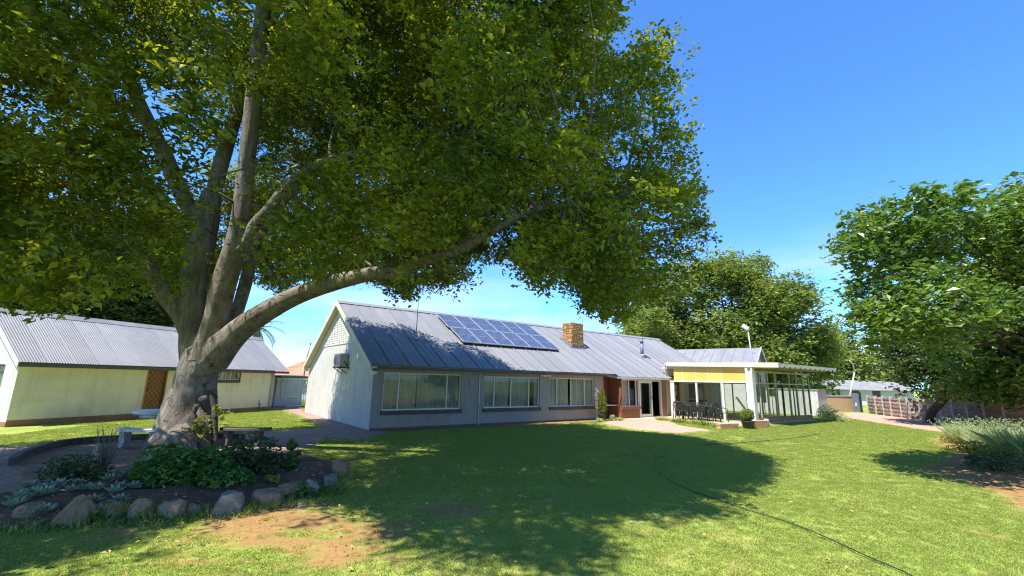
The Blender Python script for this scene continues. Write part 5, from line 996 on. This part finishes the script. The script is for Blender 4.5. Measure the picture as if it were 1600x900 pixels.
shrub('leafy_shrub', 'glossy green shrub right of the trunk foot with a lighter top', on_bed(318,758), (.42,.4,.55), 1200, .085,.05, M_['shrub_leaf'], group='shrubs in the rock garden')
shrub('leafy_shrub', 'dark spreading shrub between the trunk and the paving', on_bed(385,745), (.62,.5,.52), 1500, .08,.045, M_['dark_leaf'], group='shrubs in the rock garden')
shrub('leafy_shrub', 'low dark shrub behind the grey slab rock', on_bed(352,765), (.45,.3,.25), 650, .075,.045, M_['shrub_leaf'], group='shrubs in the rock garden')
shrub('leafy_shrub', 'round dark bush beside the flower spike', on_bed(108,760), (.42,.36,.34), 900, .06,.035, M_['dark_leaf'], group='shrubs in the rock garden')
shrub('tall_herb', 'upright leafy herb at the right end of the rock garden', on_bed(453,740), (.13,.13,.50), 150, .12,.08, M_['shrub_leaf'], cat='plant', stems=4)
shrub('bright_seedling', 'single bright lime leaf plant on a brown rock', on_bed(423,760)+Vector((0,0,.03)), (.10,.08,.05), 14, .15,.10, M_['yellow_leaf'], cat='plant', stems=2)
shrub('low_herb', 'small dark herb tuft behind the end rocks', on_bed(460,765), (.36,.22,.18), 420, .06,.035, M_['shrub_leaf'], cat='plant')
def succulent(label, spots, s=1.0):
    b = Vector(spots[0]); t = thing('succulent', label, 'succulent', loc=b, group='silvery succulents at the bed edge')
    for q in spots:
        q = Vector(q); m = MB(); a0 = RNG.uniform(0, 6.28)
        for k in range(13):
            a = a0+k*2.399; e = .25+.085*k; L = (.17-.006*k)*s*RNG.uniform(.85,1.15); w = .05*s; d = Vector((math.cos(a)*math.cos(e), math.sin(a)*math.cos(e), math.sin(e))); sd = Vector((-math.sin(a), math.cos(a), 0)); up_ = d.cross(sd)*-1; o_ = q-b+Vector((0,0,.03))
            m.add([o_, o_+d*L*.55+sd*w*.5, o_+d*L, o_+d*L*.55-sd*w*.5, o_+d*L*.5-up_*.02*s], [(0,1,4),(1,2,4),(2,3,4),(3,0,4)], True)
        m.build('rosette', M_['blue_leaf'], t)
rnd = random.Random(3)
def bedspots(pxs): return [on_bed(x+rnd.uniform(-6,6), y+rnd.uniform(-4,4)) for x, y in pxs]
succulent('silver green succulent clump left of the tall pointed rock', bedspots([(30,792),(45,783),(60,790),(75,782),(22,800),(52,800),(68,798),(38,775),(85,772)]), 1.15)
succulent('bluish succulent carpet behind the small round rocks', bedspots([(150,775),(165,768),(180,772),(195,762),(172,782),(140,785),(205,770),(188,784),(158,790),(212,755)]), 1.0)
succulent('small blue green succulents in the shade right of the pointed rock', bedspots([(112,782),(122,790),(130,778),(118,772)]), .9)
dt = on_bed(158,745); dry = thing('dry_bush', 'bare grey twiggy bush standing left of the trunk', 'bush', loc=dt); m = MB()
for k in range(46):
    a = RNG.uniform(0, 6.28); q = Vector((math.cos(a)*RNG.uniform(.05,.3), math.sin(a)*RNG.uniform(.05,.25), RNG.uniform(.35,.80))); m.tube([(0,0,-.03), q*.5+Vector(RNG.normal(0,.03,3)), q], [.007,.005,.003], 4)
m.build('stems', M_['dry_leaf'], dry); o = bpy.data.objects.new('foliage', leaves_mesh('foliage', np.abs(RNG.normal(0,1,(260,3)))*np.array([.0,.0,.0])+RNG.normal(0,1,(260,3))*np.array([.14,.12,.16])+np.array([0,0,.45]), np.zeros((260,3)), .05,.012, M_['dry_leaf'])); COL.objects.link(o); o.parent = dry; tag(o, kind='stuff')
fs = on_bed(140,757); fsp = thing('flower_spike', 'pale speckled flower spike rising from yellow leaves in the bed', 'plant', loc=fs)
m = MB(); m.tube([(0,0,-.03),(.01,0,.25),(0,0,.52)], [.012,.010,.006], 6); m.build('stem', M_['spike'], fsp)
o = bpy.data.objects.new('flowers', leaves_mesh('flowers', np.stack([RNG.normal(0,.018,70), RNG.normal(0,.018,70), RNG.uniform(.22,.52,70)], 1), np.zeros((70,3)), .04,.03, M_['spike'])); COL.objects.link(o); o.parent = fsp; tag(o, kind='stuff')
o = bpy.data.objects.new('leaves', leaves_mesh('leaves', RNG.normal(0,1,(60,3))*np.array([.10,.09,.04])+np.array([0,0,.09]), np.zeros((60,3)), .13,.04, M_['yellow_leaf'])); COL.objects.link(o); o.parent = fsp; tag(o, kind='stuff')
# grasses and weeds among the rocks
def tussock(label, base, R, H, n, lm, cat='grass tuft', name='grass_tuft', group=None, w=.010, spikes=0, lean=.45):
    base = Vector(base); t = thing(name, label, cat, loc=base, group=group); a = RNG.uniform(0, 6.28, n); rr = np.sqrt(RNG.random(n)); bx_ = np.stack([np.cos(a)*rr*R[0], np.sin(a)*rr*R[1], np.full(n, -.02)], 1)
    d = np.stack([bx_[:, 0]/R[0]*lean+RNG.normal(0,.22,n), bx_[:, 1]/R[1]*lean+RNG.normal(0,.22,n), np.ones(n)], 1); d /= np.linalg.norm(d, axis=1)[:, None]; L = H*RNG.uniform(.45,1.1,n)[:, None]; th = RNG.uniform(0, 6.28, n); sd = np.stack([np.cos(th), np.sin(th), np.zeros(n)], 1)*w*.5
    mid = bx_+d*L*.55; tip = bx_+d*L+np.concatenate([d[:, :2]*L*.35, -.12*L], 1); V = np.stack([bx_-sd, bx_+sd, mid+sd*.8, tip, mid-sd*.8], 1).reshape(-1, 3)
    o = bpy.data.objects.new('blades', np_mesh('blades', V, np.arange(5*n).reshape(-1, 5), [lm])); COL.objects.link(o); o.parent = t; tag(o, kind='stuff')
    if spikes:
        k = RNG.choice(n, spikes, replace=False); top = tip[k]+d[k]*H*.12; S = spray_points(top, 7, .022, RNG, 2.6); o = bpy.data.objects.new('flower_heads', leaves_mesh('flower_heads', S, np.zeros((len(S),3)), .05,.018, M_['grey_leaf'], .1)); COL.objects.link(o); o.parent = t; tag(o, kind='stuff')
    return t
for lab, x, y, R, H, n in (('green grass tuft between the two small round rocks', 188,806,(.16,.12),.20,110), ('long green grass tuft left of the squat brown rock', 236,808,(.25,.16),.26,220), ('grass tuft at the foot of the tall pointed rock', 128,812,(.22,.14),.18,150),
                           ('thin grass tuft against the grey slab rock', 322,806,(.14,.1),.20,80), ('grass tuft under the wide brown rock', 412,794,(.14,.1),.20,80), ('grass tuft at the left edge of the photo below the succulents', 30,826,(.35,.2),.14,200),('low grass tuft right of the end rocks',548,745,(.3,.3),.22,260)):
    g = gp(x, y); tussock(lab, (g.x, g.y, max(bedz(g.x,g.y),.0)), R, H, n, M_['grass'], group='grass tufts along the rocks')
wd_ = [(60,824,.25,.10),(145,817,.2,.12),(160,812,.12,.16),(215,816,.18,.13),(255,815,.2,.12),(285,812,.16,.15),(345,806,.25,.12),(380,800,.18,.16),(440,790,.2,.14),(470,786,.2,.12),(505,772,.2,.15),(535,760,.2,.16)]
wn_ = ['below the pointed rock', 'beside the pointed rock', 'before the small rounded rock', 'before the pale topped rock', 'before the squat rock', 'before the small reddish rock', 'before the grey slab', 'right of the grey slab', 'before the rock beside the wide one', 'below the narrow upright rock', 'below the flat topped rock', 'below the tilted rough rock']
for (x, y, r, h), w_ in zip(wd_, wn_):
    g = gp(x, y); tussock('ragged weeds '+w_, (g.x, g.y, .0), (r*1.5, r), h, 120, M_['shrub_leaf' if RNG.random() < .4 else 'grass'], 'weeds', 'weed_patch', 'weeds along the rocks', .014)
# lavender-like clumps at the right edge
for i, (x, y, R, H, lab) in enumerate(((1538,694,(.85,.8),.85,'silvery spiky bush at the far left of the right hand border'), (1580,702,(.85,.8),.9,'silvery spiky bush in the middle of the right hand border'), (1622,710,(.85,.8),.95,'silvery spiky bush cut by the right edge of the photo'))):
    g = gp(x, y); tussock(lab, g, R, H, 1500, M_['grey_leaf'], 'lavender bush', 'lavender_bush', 'silvery bushes in the right border', .016, 260, .5)
for i, (x, y, lab) in enumerate(((1520,707,'low yellow green plant at the soil edge below the silvery bushes'), (1562,717,'yellow green ground plant in front of the middle silvery bush'), (1503,692,'small yellow green plant at the near tip of the right border'))):
    shrub('border_plant', lab, gp(x, y), (.75,.5,.30), 700, .07,.04, M_['yellow_leaf'], cat='plant', group='yellow green border plants')
g = gp(1560,735); shrub('border_plant', 'dark shaded plant on the red soil under the broadleaf tree', g, (.9,.5,.35), 500, .10,.05, M_['dark_leaf'], cat='plant')
# by the sunroom and porch
shrub('grey_bush', 'rounded grey green bush at the far sunroom corner', gp(1307,658), (.62,.6,.55), 1500, .07,.03, M_['grey_leaf'], cat='bush')
shrub('dark_bush', 'dark shaded bush tucked against the garden wall', gp(1291,655)+Vector((.4,.6,0)), (.55,.6,.8), 900, .08,.045, M_['dark_leaf'], cat='bush')
for i, (a, b) in enumerate(((14.35,-1.75),(14.35,-2.6),(14.25,-3.45),(14.0,-4.3),(13.7,-4.95))):
    tussock(['leafy strap plant nearest the porch in the patio strip', 'second strap leaved plant from the porch in the patio strip', 'middle strap leaved plant in the patio strip', 'fourth strap leaved plant from the porch in the patio strip', 'strap leaved plant beside the brick planter in the patio strip'][i], hw(a, b), (.28,.42), .30, 130, M_['yellow_leaf'] if i % 2 else M_['grass'], 'plant', 'strap_leaf_plant', 'strap leaved plants along the patio', .028)
def potted(label, base, pr, ph, crown, lm, cone=False):
    t = thing('potted_plant', label, 'potted plant', loc=base); b = MB(); b.lathe([(pr*.72,0),(pr,ph*.92),(pr*1.06,ph*.92),(pr*1.06,ph),(pr*.92,ph),(pr*.9,ph*.9)], (0,0,0), 18); b.build('pot', M_['pot'], t); s = MB(); s.lathe([(pr*.9,ph*.86),(pr*.2,ph*.9)], (0,0,0), 14); s.build('compost', M_['soil'], t)
    n = 1500; d = RNG.normal(0, 1, (n, 3)); d /= np.linalg.norm(d, axis=1)[:, None]; r = 1-RNG.random(n)**2*.6; P = d*np.array(crown)*r[:, None]
    if cone: P[:, :2] *= np.clip(1.05-.62*((P[:, 2]/crown[2]+1)/2), .1, 1.2)[:, None]
    P *= (.85+.3*vnoise(P, 6, 41))[:, None]; P[:, 2] += ph+crown[2]*.96
    o = bpy.data.objects.new('foliage', leaves_mesh('foliage', P, d, .075,.035, lm, .1, -.5)); COL.objects.link(o); o.parent = t; tag(o, kind='stuff'); st_ = MB(); st_.tube([(0,0,ph*.8),(0,0,ph+crown[2]*1.2)], [.03,.015], 6); st_.build('stem', M_['bark2'], t)
g = hw(11.15,-.62); potted('bright green conical conifer in a dark pot beside the third window', (g.x,g.y,.0), .20,.30, (.30,.30,.62), M_['yellow_leaf'], True)
g = hw(14.5,-5.9); potted('round yellow green bush in a black tub on the lawn edge', (g.x,g.y,.0), .27,.32, (.28,.28,.26), M_['yellow_leaf'])
g = hw(10.85,-.55); t = thing('dry_spike_plant', 'tall dry pinkish flower spike behind the potted conifer', 'plant', loc=g); m = MB(); m.tube([(0,0,-.03),(.0,.0,.8),(.02,0,1.5)], [.014,.012,.008], 6); m.build('stem', M_['spike'], t); o = bpy.data.objects.new('flowers', leaves_mesh('flowers', np.stack([RNG.normal(0,.05,160), RNG.normal(0,.05,160), RNG.uniform(.6,1.55,160)], 1), np.zeros((160,3)), .07,.03, M_['spike'])); COL.objects.link(o); o.parent = t; tag(o, kind='stuff')
for a, b, lab in ((11.6,-.85,'small cactus like plant right of the potted conifer'), (11.95,-1.0,'low pale rosette plant by the brick path'), (10.6,-.95,'pale ground plant left of the potted conifer')):
    shrub('edging_plant', lab, hw(a, b), (.20,.18,.26 if 'cactus' in lab else .14), 260, .07,.03, M_['grey_leaf'], cat='plant', group='small plants round the potted conifer', stems=4)

# ---------------------------------------------------------------- rocks
def rock(label, px, py, w, h, dpt=.7, mat='rock', seed=0, tilt=0.0, group='rocks edging the raised bed', pointed=0.0, flat=0.0):
    g = gp(px, py); t = Vector(ray(px, py)); sc = g.y/t.y; bm = bmesh.new(); bmesh.ops.create_icosphere(bm, subdivisions=4, radius=1.0); W = w*sc*.5; H = h*sc
    for v in bm.verts:
        c = v.co; n = mn.noise(c*1.3+Vector((seed*7.7,0,0)))*.38+mn.noise(c*3.1+Vector((0,seed*3.3,0)))*.16+mn.noise(c*8+Vector((0,0,seed)))*.05
        q = c*(1+n); q.x = math.copysign(abs(q.x)**.8, q.x); q.z = math.copysign(abs(q.z)**.8, q.z)
        st_ = 1-pointed*max(0, q.z)*.75; z = q.z
        if flat: z = min(z, 1-flat+.05*mn.noise(c*2))
        v.co = Vector((q.x*W*st_, q.y*W*dpt*st_, z*H*(.52 if not pointed else .62)))
    rr_ = random.Random(seed*13+1)
    for k in range(9):
        nn_ = Vector((rr_.uniform(-1,1), rr_.uniform(-1,1), rr_.uniform(-.35,1))).normalized(); ext = max(v.co.dot(nn_) for v in bm.verts); cut = ext*rr_.uniform(.62,.88)
        for v in bm.verts:
            e_ = v.co.dot(nn_)-cut
            if e_ > 0: v.co -= nn_*e_*.93
    for v in bm.verts: v.co *= 1+.05*mn.noise(v.co*(5/W)+Vector((seed,0,0)))+.04*mn.noise(v.co*(13/W))
    me = bpy.data.meshes.new('rock'); bm.to_mesh(me); bm.free(); me.materials.append(M_[mat]); me.polygons.foreach_set('use_smooth', [False]*len(me.polygons)); me.update()
    o = bpy.data.objects.new('rock', me); COL.objects.link(o); o.location = (g.x, g.y+W*dpt*.6, max(bedz(g.x,g.y+W*dpt*.6)*.4,0)+H*.22); o.rotation_euler = (tilt*.3, tilt, seed*1.3); tag(o, label, 'rock', group); return o
rock('tall pointed brown rock at the left end of the bed', 103,820,50,62,.7,'rock',1,pointed=.75)
rock('small rounded rock second from the left in the bed edge', 168,810,36,28,.8,'rock',2)
rock('rounded rock with a pale top beside the long grass', 212,812,44,36,.8,'rock',3)
rock('squat dark brown rock left of the small red rock', 262,812,50,36,.8,'rock',4)
rock('small reddish rock between the squat rock and the grey slab', 297,806,28,24,.8,'rock',5)
rock('large grey layered slab rock with a flat top', 350,803,70,50,.55,'grey_rock',6,flat=.35)
rock('wide brown overhanging rock under the bright lime plant', 408,790,54,38,.7,'rock',7,flat=.3,tilt=.12)
rock('brown rock right of the wide overhanging rock', 448,780,46,34,.7,'rock',8,flat=.25)
rock('narrow upright grey rock near the right end of the bed', 483,775,28,34,.7,'grey_rock',9)
rock('thin flat rock lying on the narrow upright rock', 492,752,24,10,.8,'rock',10)
rock('pale flat topped rock near the end of the bed', 512,760,32,24,.8,'grey_rock',11,flat=.3)
rock('tilted rough rock at the right tip of the bed', 526,746,32,30,.8,'rock',12,tilt=.5)
rock('low red earth lump at the left edge of the bed', 45,815,60,26,.8,'rock',13)
rock('dark rock half hidden behind the right shrub', 405,712,26,16,.8,'rock',14)
rock('small stone at the edge of the lawn below the end rocks', 470,793,16,8,.8,'grey_rock',15)

# ---------------------------------------------------------------- stone table, benches, log
tb0 = gp(247,688); tb = thing('stone_table', 'pale cast stone garden table half hidden by the trunk', 'table', loc=tb0, rz=.15)
b_ = MB(); b_.lathe([(.62,.70),(.66,.72),(.66,.77),(.63,.79)], (0,0,0), 28); b_.build('table_top', M_['pale_stone'], tb)
b_ = MB(); b_.lathe([(.26,-.05),(.26,.08),(.15,.14),(.13,.4),(.17,.62),(.30,.698)], (0,0,0), 18); b_.build('pedestal', M_['concrete'], tb)
def bench(label, p, rz_, L=1.0, mat='pale_stone'):
    t = thing('stone_bench', label, 'bench', loc=p, rz=rz_, group='stone benches round the table'); b = MB(); n = 10; vs = []
    for k in range(n+1):
        u = k/n-.5; cv = .16*(u*2)**2; 
        for y in (-.17,.17):
            for z in (.40,.47): vs.append((u*L, y+cv, z))
    fsb = []
    for k in range(n): o = k*4; fsb += [(o,o+4,o+5,o+1),(o+2,o+3,o+7,o+6),(o+1,o+5,o+7,o+3),(o,o+2,o+6,o+4)]
    fsb += [(0,1,3,2),(n*4,n*4+2,n*4+3,n*4+1)]; b.add(vs, fsb); b.build('seat', M_[mat], t, .012)
    for x in (-.33,.33): l = MB(); l.prism([(x*L-.06,-.13+.06,-.05),(x*L-.06,.17+.04,-.05),(x*L-.06,.13+.06,.20),(x*L-.06,.17+.04,.395),(x*L-.06,-.13+.06,.395),(x*L-.06,-.09+.06,.20)], (.12,0,0)); l.build('leg', M_['concrete' if mat != 'shaded_stone' else mat], t)
bench('pale curved stone bench beside the table, left of the trunk', gp(212,702), .12, 1.0)
bench('dark shaded stone bench to the right of the trunk', gp(372,700)+Vector((0,.1,0)), .05, 1.15, 'shaded_stone')

# ---------------------------------------------------------------- hoses
def hose(label, pts, r, cat='hose'):
    P = catmull([gp(x, y)+Vector((0,0,r+.006)) for x, y in pts], 8); b = MB(); b.tube(P, r, 8); o = b.build('garden_hose', M_['hose']); tag(o, label, cat); return o
hose('dark garden hose curving across the near lawn to the bottom edge', [(1040,713),(1026,716),(1021,723),(1026,735),(1042,748),(1078,767),(1120,781),(1165,797),(1215,812),(1262,829),(1310,850),(1360,873),(1400,890),(1440,909)], .0075)
hose('thin dark cable lying on the lawn before the sunroom', [(1100,696),(1150,693),(1200,689),(1240,685),(1283,678)], .010, 'cable')

# ---------------------------------------------------------------- lawn grass: small patches of blades set over the lawn
tc_ = bpy.data.collections.new('grass_patches')
def patch(seed, n, S, H, w, mat):
    r = np.random.default_rng(seed); b = np.stack([r.uniform(-S/2,S/2,n), r.uniform(-S/2,S/2,n), np.full(n,-.01)], 1); d = np.stack([r.normal(0,.5,n), r.normal(0,.5,n), np.ones(n)], 1); d /= np.linalg.norm(d, axis=1)[:, None]; L = H*r.uniform(.5,1.2,n)[:, None]; th = r.uniform(0,6.28,n); sd = np.stack([np.cos(th),np.sin(th),np.zeros(n)],1)*w*.5
    mid = b+d*L*.6; tip = b+d*L+np.concatenate([d[:, :2]*L*.4, -.15*L], 1); V = np.stack([b-sd, b+sd, mid+sd*.7, tip, mid-sd*.7], 1).reshape(-1, 3)
    o = bpy.data.objects.new('patch_%d' % seed, np_mesh('patch', V, np.arange(5*n).reshape(-1,5), [mat])); tc_.objects.link(o)
for k in range(6): patch(100+k, 170, .30, .038, .0075, M_['grass'])
def lay(x0, x1, y0, y1, st):
    X, Y = np.meshgrid(np.arange(x0,x1,st), np.arange(y0,y1,st)); P = np.stack([X.ravel(), Y.ravel()], 1); return P+RNG.uniform(-st*.5, st*.5, P.shape)
GPT = [(lay(-8,12,3.4,9.5,.125), .85), (lay(-14,17,9.5,16,.17), 1.05), (lay(-20,26,16,34,.26), 1.5)]
pos = []; scl = []
for P, s in GPT:
    pj = proj_np(np.concatenate([P, np.zeros((len(P),1))], 1)); ok = (pj[:, 0] > -60) & (pj[:, 0] < 1660) & (pj[:, 1] < 960) & (P[:, 1] > 2)
    for pl in (P_PAVE, P_BED, P_SALMON, P_APRON, P_DRIVE, P_HOUSE, P_SUNR, P_OUT, ring_poly): ok &= ~in_poly(P, pl)
    P = P[ok]; bn = bare(P); ok = RNG.random(len(P)) > np.clip(bn*1.08, 0, .97); P = P[ok]; bn = bn[ok]
    pos.append(np.concatenate([P, (relief(P)-.012)[:, None]], 1)); scl.append(s*RNG.uniform(.75,1.2,len(P))*(1-.35*bn))
pos = np.concatenate(pos); scl = np.concatenate(scl)
gm = bpy.data.meshes.new('grass'); gm.vertices.add(len(pos)); gm.vertices.foreach_set('co', pos.astype(np.float32).ravel()); a = gm.attributes.new('sc', 'FLOAT', 'POINT'); a.data.foreach_set('value', scl.astype(np.float32)); gm.update()
go = bpy.data.objects.new('grass', gm); COL.objects.link(go); tag(go, 'short green lawn grass blades', 'grass', kind='stuff')
ng = bpy.data.node_groups.new('scatter_grass', 'GeometryNodeTree'); ng.interface.new_socket('Geometry', in_out='INPUT', socket_type='NodeSocketGeometry'); ng.interface.new_socket('Geometry', in_out='OUTPUT', socket_type='NodeSocketGeometry')
gi = ng.nodes.new('NodeGroupInput'); gout = ng.nodes.new('NodeGroupOutput'); iop = ng.nodes.new('GeometryNodeInstanceOnPoints'); ci = ng.nodes.new('GeometryNodeCollectionInfo'); ci.inputs[0].default_value = tc_; ci.inputs['Separate Children'].default_value = True; ci.inputs['Reset Children'].default_value = True
rv = ng.nodes.new('FunctionNodeRandomValue'); rv.data_type = 'FLOAT_VECTOR'; rv.inputs[0].default_value = (-.06,-.06,0); rv.inputs[1].default_value = (.06,.06,6.283); na = ng.nodes.new('GeometryNodeInputNamedAttribute'); na.data_type = 'FLOAT'; na.inputs[0].default_value = 'sc'
ng.links.new(gi.outputs[0], iop.inputs['Points']); ng.links.new(ci.outputs[0], iop.inputs['Instance']); iop.inputs['Pick Instance'].default_value = True; ng.links.new(rv.outputs[0], iop.inputs['Rotation']); ng.links.new(na.outputs[0], iop.inputs['Scale']); ng.links.new(iop.outputs[0], gout.inputs[0])
gmod = go.modifiers.new('scatter', 'NODES'); gmod.node_group = ng

# ---------------------------------------------------------------- litter on the ground
M_['fallen'] = leaf_mat('fallen_dry_leaves', [(.20,.11,.04),(.34,.22,.08),(.42,.36,.12),(.16,.10,.05)], trans=.2, rough=.7)
P = np.concatenate([RNG.normal((-5.5,9),(3.2,2.8),(1700,2)), RNG.uniform((-6,4.2),(7,12),(160,2))]); P = P[(P[:, 1] > 3)]
for pl in (P_HOUSE, P_OUT): P = P[~in_poly(P, pl)]
zz = np.where(in_poly(P, P_BED), np.maximum(bed_h(P), 0), 0)+.03
lm_ = leaves_mesh('fallen_leaves', np.concatenate([P, zz[:, None]], 1), np.zeros((len(P),3)), .055,.03, M_['fallen'], 2.5, 0); o = bpy.data.objects.new('fallen_leaves', lm_); COL.objects.link(o); tag(o, 'dry fallen leaves scattered under the big tree', 'leaves', kind='stuff')
P = RNG.uniform((-5.2,4.2),(.3,7.6),(9000,2)); bn = bare(P); P = P[RNG.random(len(P)) < bn*.7]; n = len(P); r = RNG.uniform(.006,.02,(n,1))*RNG.uniform(.5,1,(n,1))
base_ = np.concatenate([P, (relief(P)-.012)[:, None]], 1); T = np.array([[1,0,-.4],[-.5,.9,-.4],[-.5,-.9,-.4],[0,0,.8]]); V = base_[:, None, :]+(T[None]+RNG.normal(0,.25,(n,4,3)))*r[:, None, :]; V = V.reshape(-1,3); ix = np.arange(n)[:, None, None]*4+np.array([[0,1,3],[1,2,3],[2,0,3]])[None]
M_['clod'] = surf('red_soil_clods', (.24,.13,.055), (.40,.23,.10), 20, rough=1)
o = bpy.data.objects.new('soil_crumbs', np_mesh('soil_crumbs', V, ix.reshape(-1,3), [M_['clod']])); COL.objects.link(o); tag(o, 'crumbs of red soil on the worn lawn patch', 'soil', kind='stuff')
